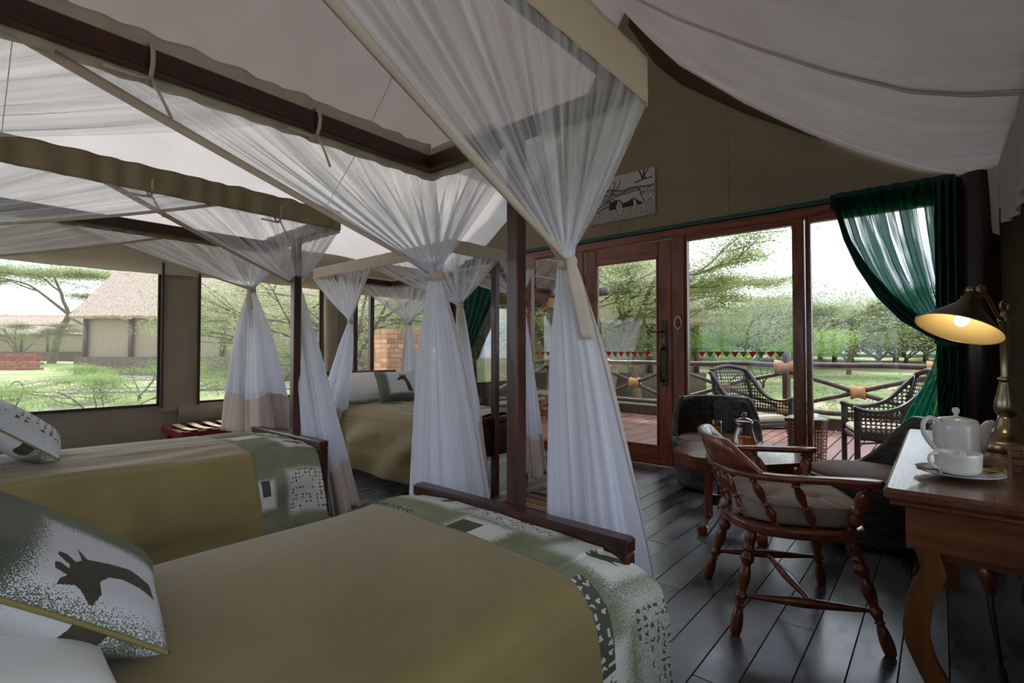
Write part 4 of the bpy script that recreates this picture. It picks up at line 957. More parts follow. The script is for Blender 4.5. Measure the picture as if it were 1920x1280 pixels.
arm = bez([jt + Rv * .010, jt + Rv * .045 + Fv * .03 + Uv * .002, jt.lerp(Vector((LX, LY, 1.29)), .45) + Uv * .02, jt.lerp(Vector((LX, LY, 1.285)), .75) - Uv * .012, Vector((LX, LY, 1.284)), Vector((LX, LY, 1.284)) + Rv * .055 + Fv * .02], 8)
arm_o = obj('arm', MB().tube(arm, .0075, 10), brass, lp, smooth=True)
obj('arm_knob', MB().lathe([(.006, -.012), (.012, -.006), (.012, .006), (.006, .012)], Vector((LX, LY, 1.284)) + Rv * .058 + Fv * .02, 12, Rv.to_track_quat('Z', 'Y').to_matrix()), brass, arm_o, smooth=True)
bulb_m, bt, bo = newmat('lit_bulb'); em = N(bt, 'ShaderNodeEmission', Strength=9.0); em.inputs['Color'].default_value = (1, .86, .62, 1); bt.links.new(em.outputs[0], bo.inputs['Surface'])
bc = shc + n_ * .042
obj('bulb', MB().lathe([(r * .78, h * .85) for r, h in [(.0, -.032), (.014, -.029), (.025, -.018), (.030, -.002), (.027, .014), (.018, .032), (.014, .05)]], bc, 24, Rs), bulb_m, lp, smooth=True, label='glowing round bulb')
pl = D.lights.new('bulb_light', 'POINT'); pl.energy = 0.2; pl.color = (1, .72, .38); pl.shadow_soft_size = .03
plo = D.objects.new('bulb_light', pl); link(plo, lp); plo.location = tuple(bc - n_ * .045)

# teapot
def frame_at(px, py, z):
    p = on_z(px, py, z); return p
tp = on_z(1790, 868, .75)
pot = thing('teapot', 'white porcelain teapot with loop handle and rising spout', 'teapot', tuple(tp))
k = .92
obj('body', MB().lathe([(r * k, z * k) for r, z in [(.060, 0), (.068, .004), (.070, .01), (.071, .05), (.072, .10), (.073, .148), (.072, .155), (.068, .158), (.0665, .165), (.062, .168)]], tp, 40), porcelain, pot, smooth=True)
obj('lid', MB().lathe([(r * k, z * k) for r, z in [(.065, .166), (.064, .172), (.05, .178), (.02, .183), (.008, .186), (.006, .192), (.010, .199), (.013, .208), (.009, .217), (0, .219)]], tp, 36), porcelain, pot, smooth=True)
hp = [tp + Rv * a * k + Uv * b * k for a, b in ((-.062, .150), (-.080, .172), (-.108, .178), (-.128, .158), (-.126, .120), (-.105, .085), (-.080, .055), (-.069, .040))]
obj('handle', MB().tube(bez(hp, 6), .0085, 12, flat=.75), porcelain, pot, smooth=True)
sp = [tp + Rv * a * k + Uv * b * k - Fv * .0 for a, b in ((.055, .045), (.085, .075), (.104, .115), (.125, .148), (.148, .158))]
c_ = bez(sp, 6); obj('spout', MB().tube(c_, [lerp(.044, .012, (i / (len(c_) - 1)) ** .75) for i in range(len(c_))], 18, flat=.55), porcelain, pot, smooth=True)
# cup and saucer
cp = on_z(1792, 892, .75) + Vector((0, 0, 0))
sc_ = thing('saucer', 'white saucer under the teacup', 'saucer', tuple(cp))
obj('dish', MB().lathe([(.030, .0), (.034, .002), (.06, .006), (.095, .013), (.112, .019), (.113, .021), (.110, .021), (.09, .015), (.055, .009), (.0, .008)], cp, 48), porcelain, sc_, smooth=True)
cu = cp + Uv * .009
cc = thing('teacup', 'white porcelain teacup standing in front of the teapot', 'cup', tuple(cu))
obj('bowl', MB().lathe([(.034, 0), (.040, .002), (.052, .008), (.058, .020), (.060, .060), (.061, .070), (.0595, .0705), (.057, .060), (.055, .022), (.045, .010), (.0, .008)], cu, 44), porcelain, cc, smooth=True)
hp = [cu + Rv * a + Uv * b for a, b in ((-.057, .058), (-.072, .067), (-.089, .060), (-.091, .042), (-.077, .026), (-.058, .018))]
obj('handle', MB().tube(bez(hp, 6), .005, 10), porcelain, cc, smooth=True)
spn = thing('teaspoon', 'wooden-handled teaspoon sticking out behind the cup', 'spoon', tuple(cu + Rv * -.07))
obj('handle', MB().tube([cp - Rv * .128 + Uv * .028, cp - Rv * .05 + Fv * .02 + Uv * .018, cp - Rv * .0 + Fv * .075 + Uv * .017], [.0042, .003, .004], 8), deskleg, spn, smooth=True)
bs = thing('wrapped_biscuit', 'gold wrapped biscuit on the saucer beside the cup', 'biscuit', tuple(cp + Rv * .09))
obj('wrapper', MB().grid(lambda u, v: cp + Rv * (.094 + .036 * math.sin(PI * (v - .5)) * 1) - Fv * .012 + Rv * 0 + Uv * (.0245 + .005 * math.sin(2 * PI * u) * math.cos(PI * (v - .5))) + Fv * .020 * math.cos(2 * PI * u) * math.cos(PI * (v - .5)), 20, 12), goldm, bs, smooth=True)
# woven box
wb_ = Vector((.20, 2.50, .75)); wbx = thing('woven_box', 'small woven fibre box at the right edge of the desk', 'box', tuple(wb_))
bx0 = on_z(1893, 884, .75)
m = MB()
def ubox(x0, x1, y0, y1, z0, z1):
    m = MB(); fs = [((x0, y0, z0), (x1, y0, z0), (x1, y0, z1), (x0, y0, z1), x1 - x0, z1 - z0), ((x1, y1, z0), (x0, y1, z0), (x0, y1, z1), (x1, y1, z1), x1 - x0, z1 - z0),
        ((x0, y1, z0), (x0, y0, z0), (x0, y0, z1), (x0, y1, z1), y1 - y0, z1 - z0), ((x1, y0, z0), (x1, y1, z0), (x1, y1, z1), (x1, y0, z1), y1 - y0, z1 - z0),
        ((x0, y0, z1), (x1, y0, z1), (x1, y1, z1), (x0, y1, z1), x1 - x0, y1 - y0), ((x0, y1, z0), (x1, y1, z0), (x1, y0, z0), (x0, y0, z0), x1 - x0, y1 - y0)]
    for a, b, c, d, W_, H_ in fs: m.add([a, b, c, d], [(0, 1, 2, 3)], [(0, 0), (W_, 0), (W_, H_), (0, H_)])
    return m
obj('box_body', ubox(bx0.x, bx0.x + .15, bx0.y, bx0.y + .13, .75, .80), woven_box, wbx)
obj('box_lid', ubox(bx0.x - .003, bx0.x + .153, bx0.y - .003, bx0.y + .133, .80, .825), woven_box, wbx)

# ================================================================ CAPTAIN'S CHAIR
CO = Vector((-.545, 2.515, 0)); E1 = Vector((.882, .471, 0)); E2 = Vector((-.471, .882, 0))
def CW(a, b, z): return CO + E1 * a + E2 * b + Vector((0, 0, z))
ch = thing('captains_chair', 'turned wooden armchair with a tufted cushion facing the desk', 'chair', tuple(CO))
def turned(p0, p1, prof, nm, m_=chairwood_z, par=ch):
    p0, p1 = Vector(p0), Vector(p1); ax = p1 - p0; L = ax.length; Rr = ax.normalized().to_track_quat('Z', 'Y').to_matrix()
    pts = bez([(r, t, 0) for r, t in prof], 3)
    return obj(nm, MB().lathe([(max(p.x, .001), p.y * L) for p in pts], p0, 16, Rr), m_, par, smooth=True)
LEGP = [(.013, 0), (.020, .02), (.024, .10), (.020, .20), (.014, .26), (.020, .275), (.014, .29), (.020, .34), (.024, .36), (.020, .39), (.016, .42), (.024, .52), (.023, .60), (.017, .66), (.026, .70), (.027, .74), (.018, .78), (.025, .81), (.019, .85), (.024, .92), (.020, 1)]
feet = {'bn': (-.262, -.262), 'fn': (.285, -.295), 'bf': (-.285, .265), 'ff': (.255, .300)}
tops = {'bn': (-.175, -.185), 'fn': (.185, -.205), 'bf': (-.18, .185), 'ff': (.18, .205)}
for kx in feet:
    turned(CW(*feet[kx], 0), CW(*tops[kx], .405), LEGP, 'leg')
def onleg(kx, t): return CW(*feet[kx], 0).lerp(CW(*tops[kx], .405), t)
SP = [(.006, 0), (.010, .1), (.017, .35), (.020, .5), (.017, .65), (.010, .9), (.006, 1)]
turned(onleg('bn', .37), onleg('fn', .37), SP, 'stretcher', chairwood); turned(onleg('bf', .37), onleg('ff', .37), SP, 'stretcher', chairwood)
turned(onleg('bn', .37).lerp(onleg('fn', .37), .55), onleg('bf', .37).lerp(onleg('ff', .37), .5), SP, 'stretcher', chairwood)
def seat_outline(k=1.0, n=64):
    out = []
    for i in range(n):
        a = 2 * PI * i / n; c, s = math.cos(a), math.sin(a); ex = .42
        x = math.copysign(abs(c) ** ex, c) if c > 0 else math.copysign(abs(c) ** .85, c); y = math.copysign(abs(s) ** (.55 if c > 0 else .80), s)
        out.append((x * .262 * k, y * .285 * k))
    return out
so = seat_outline(); sm_ = MB(); rings = []
for kk, z in ((.93, .402), (.985, .408), (1.0, .420), (1.0, .436), (.985, .447), (.93, .450), (.5, .444), (.02, .440)):
    rings.append([CW(x * kk, y * kk, z) for x, y in so])
vs = [p for r in rings for p in r]; nn = len(so)
fs = [(r * nn + i, r * nn + (i + 1) % nn, (r + 1) * nn + (i + 1) % nn, (r + 1) * nn + i) for r in range(len(rings) - 1) for i in range(nn)] + [tuple(range(nn - 1, -1, -1))]
obj('seat', MB().add(vs, fs), chairwood, ch, smooth=True)
SPN = [(.012, 0), (.014, .04), (.010, .10), (.015, .16), (.019, .24), (.014, .34), (.011, .40), (.017, .44), (.011, .48), (.014, .56), (.018, .66), (.016, .78), (.010, .86), (.017, .90), (.011, .94), (.012, 1)]
SPB = [(r * 1.45, t) for r, t in SPN]
ARMZ = .655
ARM = [(.25, -.335), (.18, -.325), (.06, -.318), (-.08, -.315), (-.17, -.285), (-.245, -.215), (-.285, -.11), (-.295, 0), (-.285, .11), (-.245, .215), (-.17, .290), (-.08, .325), (.06, .330), (.18, .338), (.25, .350)]
for t, (sx, sy), pr in ((.05, (.175, -.235), SPB), (.20, (.045, -.245), SPN), (.31, (-.09, -.235), SPN), (.42, (-.185, -.155), SPN), (.47, (-.222, -.075), SPN), (.53, (-.222, .075), SPN), (.58, (-.185, .155), SPN), (.69, (-.09, .235), SPN), (.80, (.045, .245), SPN), (.95, (.175, .235), SPB)):
    q = t * (len(ARM) - 1); i = int(q); fr = q - i; ax_, ay_ = lerp(ARM[i][0], ARM[i + 1][0], fr), lerp(ARM[i][1], ARM[i + 1][1], fr)
    turned(CW(sx, sy, .445), CW(ax_, ay_, ARMZ - .008), pr, 'spindle')
cv = bez([(a, b, 0) for a, b in ARM], 6); nC = len(cv); am = MB(); vs = []
for i, p in enumerate(cv):
    tg = (cv[min(i + 1, nC - 1)] - cv[max(i - 1, 0)]).normalized(); nr = Vector((-tg.y, tg.x, 0)); e = min(i, nC - 1 - i)
    wd = .026 + .012 * math.exp(-((e - 5) / 4.0) ** 2); wd = wd * (0.35 + .65 * min(1, (e + .3) / 2.0)); hh = .013
    for sx, sz in ((-1, -.7), (-1, .7), (-.75, 1), (.75, 1), (1, .7), (1, -.7), (.75, -1), (-.75, -1)):
        q = p + nr * wd * sx; vs.append(CW(q.x, q.y, ARMZ + hh * sz))
fs = [(i * 8 + k, i * 8 + (k + 1) % 8, (i + 1) * 8 + (k + 1) % 8, (i + 1) * 8 + k) for i in range(nC - 1) for k in range(8)] + [tuple(range(7, -1, -1)), tuple(range((nC - 1) * 8, nC * 8))]
obj('arm_rail', MB().add(vs, fs), chairwood, ch, smooth=True)
cr = MB(); vs = []; sub = cv[int(nC * .275):int(nC * .725) + 1]; ns = len(sub)
for i, p in enumerate(sub):
    tg = (sub[min(i + 1, ns - 1)] - sub[max(i - 1, 0)]).normalized(); nr = Vector((-tg.y, tg.x, 0)); t = i / (ns - 1); hgt = .118 * min(1, min(t, 1 - t) / .16) + .002
    for s, z in ((-1, 0), (-.9, 1), (-.5, 1.03), (.5, 1.03), (.9, 1), (1, 0)):
        q = p + nr * (.018 * s); q = q - Vector((.05 * z * hgt / .13, 0, 0)); vs.append(CW(q.x, q.y, ARMZ + .010 + hgt * z))
fs = [(i * 6 + k, i * 6 + (k + 1) % 6, (i + 1) * 6 + (k + 1) % 6, (i + 1) * 6 + k) for i in range(ns - 1) for k in range(6)] + [tuple(range(5, -1, -1)), tuple(range((ns - 1) * 6, ns * 6))]
obj('crest_rail', MB().add(vs, fs), chairwood, ch, smooth=True)
cth = thing('seat_cushion', 'thick taupe tufted cushion tied on the captains chair', 'cushion', tuple(CW(0, 0, .45)))
def cush(z0, z1, k, so_, W_, tuft=()):
    rings = [(.90, z0), (.97, z0 + .006), (.985, z0 + .02), (.985, z1 - .012), (.965, z1 - .002)]; vs = []
    for kk, z in rings: vs += [W_(x * kk * k, y * kk * k, z) for x, y in so_]
    R_ = 16; nn = len(so_)
    for j in range(1, R_ + 1):
        kk = .955 * (1 - j / R_) + .004
        for i_, (x, y) in enumerate(so_):
            X, Y = x * kk * k, y * kk * k; h = .020 * (1 - (kk / .96) ** 3)
            for (tx, ty) in tuft:
                d2 = math.hypot(X - tx, Y - ty); h -= .026 * math.exp(-(d2 / .03) ** 2) + .012 * math.exp(-(d2 / .07) ** 2)
            h += .004 * noise.noise(Vector((X * 20, Y * 20, 1))) * (1 if tuft else .3) + (.004 * math.sin(math.atan2(Y, X) * 26) * (kk > .6) * (kk) if tuft else 0)
            vs.append(W_(X, Y, z1 + h))
    T = len(rings) + R_
    fs = [(r * nn + i, r * nn + (i + 1) % nn, (r + 1) * nn + (i + 1) % nn, (r + 1) * nn + i) for r in range(T - 1) for i in range(nn)] + [tuple(range(nn - 1, -1, -1))]
    return MB().add(vs, fs)
obj('cushion_body', cush(.452, .532, .93, seat_outline(1, 120), CW, [(.09, -.09), (.09, .09), (-.09, -.09), (-.09, .09)]), cushtaupe, cth, smooth=True)
obj('piping', MB().tube([CW(x * .915, y * .915, .530) for x, y in seat_outline(1, 120)] + [CW(so[0][0] * .915, so[0][1] * .915, .530)], .003, 6, caps=False), cushtaupe, cth, smooth=True)
for (a, b) in ((-.20, -.165), (-.235, -.07)): obj('cushion_tie', MB().tube([CW(a + .02, b, .49), CW(a - .02, b - .01, .485), CW(a - .045, b, .46), CW(a - .02, b + .01, .455)], [.005, .011, .011, .008], 8, flat=.5), cushtaupe, cth, smooth=True)

# ================================================================ COFFEE TABLE, JUG, GLASS
TO = Vector((-1.02, 3.48, 0)); ta = .13
def TW(a, b, z): return TO + Vector((math.cos(ta) * a - math.sin(ta) * b, math.sin(ta) * a + math.cos(ta) * b, z))
tb = thing('coffee_table', 'low octagonal wooden coffee table with trestle feet', 'table', tuple(TO))
def octo(r1, r2, z0, z1, nm):
    a = [(r1, -.17), (r1, .17), (.20, r2), (-.20, r2), (-r1, .17), (-r1, -.17), (-.20, -r2), (.20, -r2)]
    vs = [TW(x, y, z0) for x, y in a] + [TW(x, y, z1) for x, y in a]
    obj(nm, MB().add(vs, [(i, (i + 1) % 8, 8 + (i + 1) % 8, 8 + i) for i in range(8)] + [tuple(range(7, -1, -1)), tuple(range(8, 16))]), chairwood, tb)
octo(.38, .345, .488, .50, 'table_top'); octo(.37, .335, .475, .488, 'edge_moulding'); octo(.33, .295, .41, .475, 'apron')
for s in (-1, 1):
    m = MB().obox(TW(s * .17, 0, .235), (.05, .16, .35), Matrix.Rotation(ta, 3, 'Z'), .005); obj('trestle_leg', m, chairwood_z, tb)
    m = MB().obox(TW(s * .17, 0, .03), (.06, .56, .06), Matrix.Rotation(ta, 3, 'Z'), .012); obj('foot', m, chairwood, tb)
obj('stretcher', MB().obox(TW(0, 0, .16), (.30, .03, .07), Matrix.Rotation(ta, 3, 'Z'), .004), chairwood, tb)
jp = on_z(1394, 848, .501)
jg = thing('juice_jug', 'glass jug with lid, half full of orange juice', 'jug', tuple(jp))
k = 1.17
obj('jug_body', MB().lathe([(r * k, z * k) for r, z in [(.050, 0), (.0665, .004), (.069, .012), (.063, .06), (.052, .10), (.043, .135), (.041, .155), (.044, .175), (.0415, .175), (.039, .155), (.041, .135), (.050, .10), (.061, .06), (.067, .014), (.05, .008), (0, .007)]], jp, 40, caps=False), glass_m, jg, smooth=True)
obj('orange_juice', MB().lathe([(r * k, z * k) for r, z in [(.0, .008), (.055, .0085), (.0655, .014), (.0605, .055), (.053, .088), (0, .088)]], jp, 40), juice_m, jg, smooth=True, label='orange juice filling')
obj('jug_lid', MB().lathe([(r * k, z * k) for r, z in [(.040, .172), (.044, .177), (.038, .185), (.02, .192), (.006, .196), (.006, .200), (.013, .206), (.014, .214), (.008, .222), (0, .223)]], jp, 30), glass_m, jg, smooth=True)
obj('pouring_lip', MB().add([tuple(jp + p * k) for p in (Rv * -.041 + Uv * .165 + Fv * .018, Rv * -.041 + Uv * .165 - Fv * .018, Rv * -.072 + Uv * .200, Rv * -.04 + Uv * .182 + Fv * .02, Rv * -.04 + Uv * .182 - Fv * .02)], [(0, 1, 2), (0, 2, 3), (1, 4, 2)]), glass_m, jg, solid=.002)
hp = [jp + (Rv * a + Uv * b) * k for a, b in ((.042, .168), (.060, .176), (.080, .165), (.090, .135), (.092, .105), (.088, .088))]
obj('handle', MB().tube(bez(hp, 6), .0055, 10), glass_m, jg, smooth=True)
gp = on_z(1343, 826, .501)
gl_ = thing('juice_glass', 'footed glass of orange juice beside the jug', 'glass', tuple(gp))
obj('glass_bowl', MB().lathe([(.028, 0), (.028, .003), (.006, .008), (.005, .018), (.014, .028), (.030, .055), (.034, .085), (.033, .125), (.031, .148), (.0295, .148), (.0315, .125), (.0325, .085), (.0285, .057), (.012, .031), (0, .028)], gp, 32, caps=False), glass_m, gl_, smooth=True)
obj('orange_juice', MB().lathe([(0, .030), (.011, .032), (.0275, .058), (.0318, .085), (.0315, .102), (0, .102)], gp, 32), juice_m, gl_, smooth=True, label='orange juice filling')

# ================================================================ TUB CHAIRS
def tub(label, ox, oy, face, r=.345, hb=.74, hs=.40, span=110, seat_lab='', front=.40, pw=1.0):
    t = thing('tub_chair', label, 'armchair', (ox, oy, 0), 'black wicker tub chairs')
    fa = math.radians(face)
    def rb(z): return r * (.86 + .14 * smooth01(z / .45) + .02 * max(0, z - .4))
    def topz(d):  # d angle from the back
        return lerp(hb, hs, smooth01((abs(d) - 55 * pw) / (span - 55 * pw)) ** .8) if abs(d) < span else hs
    n = 96; nv = 14
    def outer(u, v):
        a = 2 * PI * u; d = (math.degrees(a) + 180) % 360 - 180; z = lerp(.03, topz(d), v)
        an = fa + PI + a; return (ox + math.cos(an) * rb(z), oy + math.sin(an) * rb(z), z)
    g = MB().grid(outer, n, nv); g.uv = [(u * 2 * PI * r, v * .72) for u, v in g.uv]
    obj('wicker_shell', g, blackwick, t, smooth=True, solid=.012)
    def inner(u, v):
        a = 2 * PI * u; d = (math.degrees(a) + 180) % 360 - 180; z = lerp(.28, topz(d), v); an = fa + PI + a; q = rb(z) - .045
        return (ox + math.cos(an) * q, oy + math.sin(an) * q, z)
    g = MB().grid(inner, n, nv); g.uv = [(u * 2 * PI * r, v * .46) for u, v in g.uv]
    obj('wicker_lining', g, blackwick, t, smooth=True, solid=.008)
    def rim(u, v):
        a = 2 * PI * u; d = (math.degrees(a) + 180) % 360 - 180; z = topz(d); an = fa + PI + a; b = PI * v
        q = rb(z) - .0225 + .026 * math.cos(b); return (ox + math.cos(an) * q, oy + math.sin(an) * q, z + .016 * math.sin(b))
    g = MB().grid(rim, 140, 8); g.uv = [(u * 2 * PI * r, v * .07) for u, v in g.uv]
    obj('braided_rim', g, blackwick, t, smooth=True)
    obj('seat_deck', MB().lathe([(0, .30), (r - .05, .30), (r - .05, .315), (0, .315)], (ox, oy, 0), 40), blackwick, t)
    c = thing('seat_cushion', seat_lab, 'cushion', (ox, oy, .32))
    def cu(u, v):
        return None
    ccx, ccy = ox + math.cos(fa) * .03, oy + math.sin(fa) * .03; cr_ = r - .052
    prof = [(cr_ * .9, .316), (cr_ * .985, .325), (cr_, .35), (cr_, hs + .0), (cr_ * .985, hs + .022), (cr_ * .93, hs + .032), (cr_ * .6, hs + .045), (0, hs + .05)]
    obj('cushion_body', MB().lathe(prof, (ccx, ccy, 0), 48), cushbrown, c, smooth=True)
    obj('piping', MB().tube([(ccx + math.cos(a) * cr_ * .992, ccy + math.sin(a) * cr_ * .992, hs + .017) for a in [i * 2 * PI / 48 for i in range(49)]], .004, 6, caps=False), cushbrown, c, smooth=True)
tub('black wicker tub chair with its back to the glass door frame', -1.47, 4.40, -68, .355, .74, .40, 105, 'round brown cushion in the tub chair left of the coffee table')
tub('black wicker tub chair between the coffee table and the desk', -.345, 3.83, 196, .36, .73, .385, 100, 'round brown cushion in the tub chair beside the desk', pw=.6)

# ================================================================ GREEN CURTAINS
def cpt(px, py, Y=YF - .07): return on_y(px, py, Y)
gc_ = thing('green_curtain', 'sheer green curtain gathered to the right of the big window', 'curtain', (-.2, YF - .08, 2.4))
Lx = [(0, -.66), (.10, -.632), (.30, -.577), (.49, -.496), (.70, -.369), (.86, -.223), (.97, -.053), (1, .02)]
def cur_up(u, v):
    xl = interp(Lx, v); xr = .10; x = lerp(xl, xr, u ** (1 - .25 * v)); z = lerp(2.40, 1.22, v); z += (1 - u) * .0
    ph = u * 15 * 2 * PI + 2.5 * noise.noise(Vector((u * 6, v * .8, 2))) + 1.2 * noise.noise(Vector((u * 9, v * 3, 9)))
    amp = .026 * (1 - .5 * v)
    # cloth slopes towards the gathering point
    
    return (x + .012 * math.cos(ph) * (1 - .4 * v), YF - .075 + amp * math.sin(ph) - .04 * v, z)
obj('drape', MB().grid(cur_up, 300, 44), green_cloth, gc_, smooth=True)
def cur_sw(u, v):  # the dense swag along the lower edge
    xl = interp(Lx, v); return (lerp(xl, xl + .035 + .22 * v * v, u), YF - .11 - .02 * math.sin(PI * u) + .012 * math.sin(u * 19 + v * 2), lerp(2.40, 1.22, v) - .05 * u * v)
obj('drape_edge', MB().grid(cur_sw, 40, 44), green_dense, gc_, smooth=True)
def cur_lo(u, v):
    z = lerp(1.22, .04, v); wl_ = lerp(.12, .38, smooth01(v * 1.4)); x = lerp(.12 - wl_ - .02, .13, u)
    ph = u * 9 * 2 * PI + 2 * noise.noise(Vector((u * 4, v, 5))); return (x, YF - .12 + .03 * math.sin(ph) * min(1, v * 3 + .2), z)
obj('drape_fall', MB().grid(cur_lo, 200, 30), green_fall, gc_, smooth=True)
def cur_hd(u, v):
    x = lerp(-.67, .10, u); return (x, YF - .05 - .012 * math.sin(x * 70 + noise.noise(Vector((x * 8, v, 1))) * 3) - .03 * math.sin(PI * v), lerp(2.445, 2.325, v) + .004 * noise.noise(Vector((x * 20, v, 2))))
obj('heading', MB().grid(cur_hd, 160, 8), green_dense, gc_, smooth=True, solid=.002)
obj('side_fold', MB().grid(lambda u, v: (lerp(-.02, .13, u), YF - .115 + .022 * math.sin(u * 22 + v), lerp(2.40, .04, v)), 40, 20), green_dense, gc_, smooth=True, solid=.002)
obj('tie_band', MB().tube([(-.02, YF - .10, 1.23), (.04, YF - .15, 1.20), (.10, YF - .14, 1.21), (.13, YF - .09, 1.24)], [.02, .03, .03, .02], 10), green_dense, gc_, smooth=True)
g2_ = thing('green_curtain', 'dark green curtain pulled back in the left corner behind the farthest bed', 'curtain', (-4.95, YF - .08, 2.3))
def cur2(u, v):
    xr = lerp(-4.25, -5.0, smooth01(v * 1.3)) if v < .6 else lerp(-5.0, -4.9, v); return (lerp(-5.16, xr, u), YF - .08 + .02 * math.sin(u * 40 + noise.noise(Vector((u * 5, v, 3))) * 2), lerp(2.4, .1, v))
obj('drape', MB().grid(cur2, 120, 30), green_dense, g2_, smooth=True, solid=.002)
# ================================================================ VERANDA
DY = 8.72
dk_ = thing('deck', '', ''); del dk_['label']; del dk_['category']; dk_['kind'] = 'structure'
x = -6.5
while x < 2.5:
    obj('deck_board', MB().box(x + .007, x + .133, YF + .12, DY, -.03, random.uniform(-.004, -.0), .002), deck_m, dk_); x += .14
obj('deck_joist', MB().box(-6.5, 2.5, YF + .12, DY, -.2, -.035), soil, dk_, label='pale grit showing in the board joints')
obj('deck_kerb', MB().box(-6.5, 2.5, DY - .02, DY + .06, 0.0, .17, .01), logm, dk_)
obj('deck_kerb', MB().box(-6.5, -6.42, YF + .2, DY, -.02, .14, .01), logm, dk_)
def log(a, b, r, parent, nm='rail', bend=.02, sd=0):
    a, b = Vector(a), Vector(b); n = 14; pts = []
    for i in range(n + 1):
        t = i / n; p = a.lerp(b, t); p += Vector((0, 0, 1)) * bend * noise.noise(Vector((t * 2.5, sd, 0))) + Vector((0, 1, 0)) * bend * noise.noise(Vector((t * 2.5, sd, 7))) * .5; pts.append(p)
    return obj(nm, MB().tube(pts, [r * (1 + .10 * noise.noise(Vector((t * 5, sd, 2)))) for t in [i / n for i in range(n + 1)]], 10), logm, parent, smooth=True)
def wrap(p, r, w_, parent, axis=(1, 0, 0)):
    p = Vector(p); ax = Vector(axis).normalized()
    return obj('rope_wrap', MB().tube([p - ax * w_, p - ax * w_ * .5, p, p + ax * w_ * .5, p + ax * w_], [r * 1.25, r * 1.05, r * .92, r * 1.05, r * 1.25], 14), rope_m, parent, smooth=True)
def panel(x0, x1, y0, y1, label, post0=True, sd=0):
    t = thing('log_railing', label, 'railing', ((x0 + x1) / 2, (y0 + y1) / 2, 0), 'log railing bays of the veranda')
    d = Vector((x1 - x0, y1 - y0, 0)).normalized()
    A = lambda u, z: Vector((lerp(x0, x1, u), lerp(y0, y1, u), z))
    log(A(-.02, .955), A(1.02, .955), .042, t, 'top_rail', .03, sd); log(A(0, .27), A(1, .25), .038, t, 'bottom_rail', .03, sd + 1)
    log(A(.02, .85), A(.98, .30), .034, t, 'cross_rail', .03, sd + 2); log(A(.02, .32), A(.98, .85), .034, t, 'cross_rail', .03, sd + 3)
    wrap(A(.5, .58), .085, .085, t, d)
    if post0:
        log(A(1, -.1), A(1, 1.15), .06, t, 'post', .01, sd + 4)
        wrap(A(1, .93), .085, .16, t, d); wrap(A(1, .28), .08, .12, t, d)
xs = [-6.35, -4.45, -3.72 + .35, -1.98, -.35, 1.3, 2.5]
xs = [-6.35, -5.05, -3.62, -1.80, .02, 1.5]
labs = ['log railing bay beside the left veranda column', 'log railing bay seen left of the glass door', 'log railing bay behind the glass door pane', 'log railing bay behind the wicker veranda chairs', 'log railing bay behind the green curtain']
for i in range(5): panel(xs[i], xs[i + 1], DY - .12, DY - .12, labs[i], True, i * 7)
panel(-6.35, -6.35, YF + .3, 6.5, 'log railing bay along the left side of the veranda near the tent', True, 51)
panel(-6.35, -6.35, 6.5, DY - .12, 'log railing bay along the left side of the veranda at the corner', False, 61)
def column(x, y, lab):
    t = thing('log_column', lab, 'column', (x, y, 0), 'log columns of the veranda')
    log((x, y, -.05), (x, y, 2.6), .115, t, 'trunk', .02, x + y); wrap((x, y, 2.18), .135, .10, t, (0, 0, 1))
column(-5.72, 6.1, 'thick log veranda column nearer the tent'); column(-6.25, DY - .1, 'thick log veranda column at the far left corner')
# thatched veranda roof over the left side
rf = struct('veranda_roof', MB().grid(lambda u, v: (lerp(-6.9, -4.3, u), lerp(YF + .15, DY + .45, v), lerp(2.12, 4.0, u) + .03 * noise.noise(Vector((u * 20, v * 30, 0)))), 50, 60), thatch_dark, True)
md = rf.modifiers.new('s', 'SOLIDIFY'); md.thickness = .16; md.offset = 1
for i in range(12):
    y = YF + .3 + i * .36
    obj('rafter', MB().tube([(-6.85, y, 2.06), (-4.3, y, 3.90)], .035, 8), logm, rf, smooth=True)
for i in range(7):
    obj('purlin', MB().tube([(-6.7 + i * .36, YF + .2, 2.12 + i * .26), (-6.7 + i * .36, DY + .4, 2.12 + i * .26)], .016, 6), logm, rf)
obj('roof_beam', MB().tube([(-6.3, YF + .1, 2.30), (-6.3, DY + .35, 2.30)], .09, 12), logm, rf, smooth=True)
obj('roof_beam', MB().tube([(-6.5, DY - .1, 2.28), (-4.9, DY - .1, 2.34)], .085, 12), logm, rf, smooth=True)
# crossed boards of a folding table on the veranda
ft = thing('folding_table', 'low folding wooden table with crossed legs on the left veranda', 'table', (-5.1, 6.9, 0))
obj('table_top', MB().box(-5.5, -4.75, 6.6, 7.25, .44, .47, .006), wood('grey_wood', '6f6258', '8d8075', axis='X'), ft)
for y in (6.65, 7.2):
    for s in (-1, 1): obj('cross_leg', MB().obox((-5.12, y + s * .02, .22), (.78, .025, .07), Matrix.Rotation(s * .55, 3, 'Y')), redwood_x, ft)

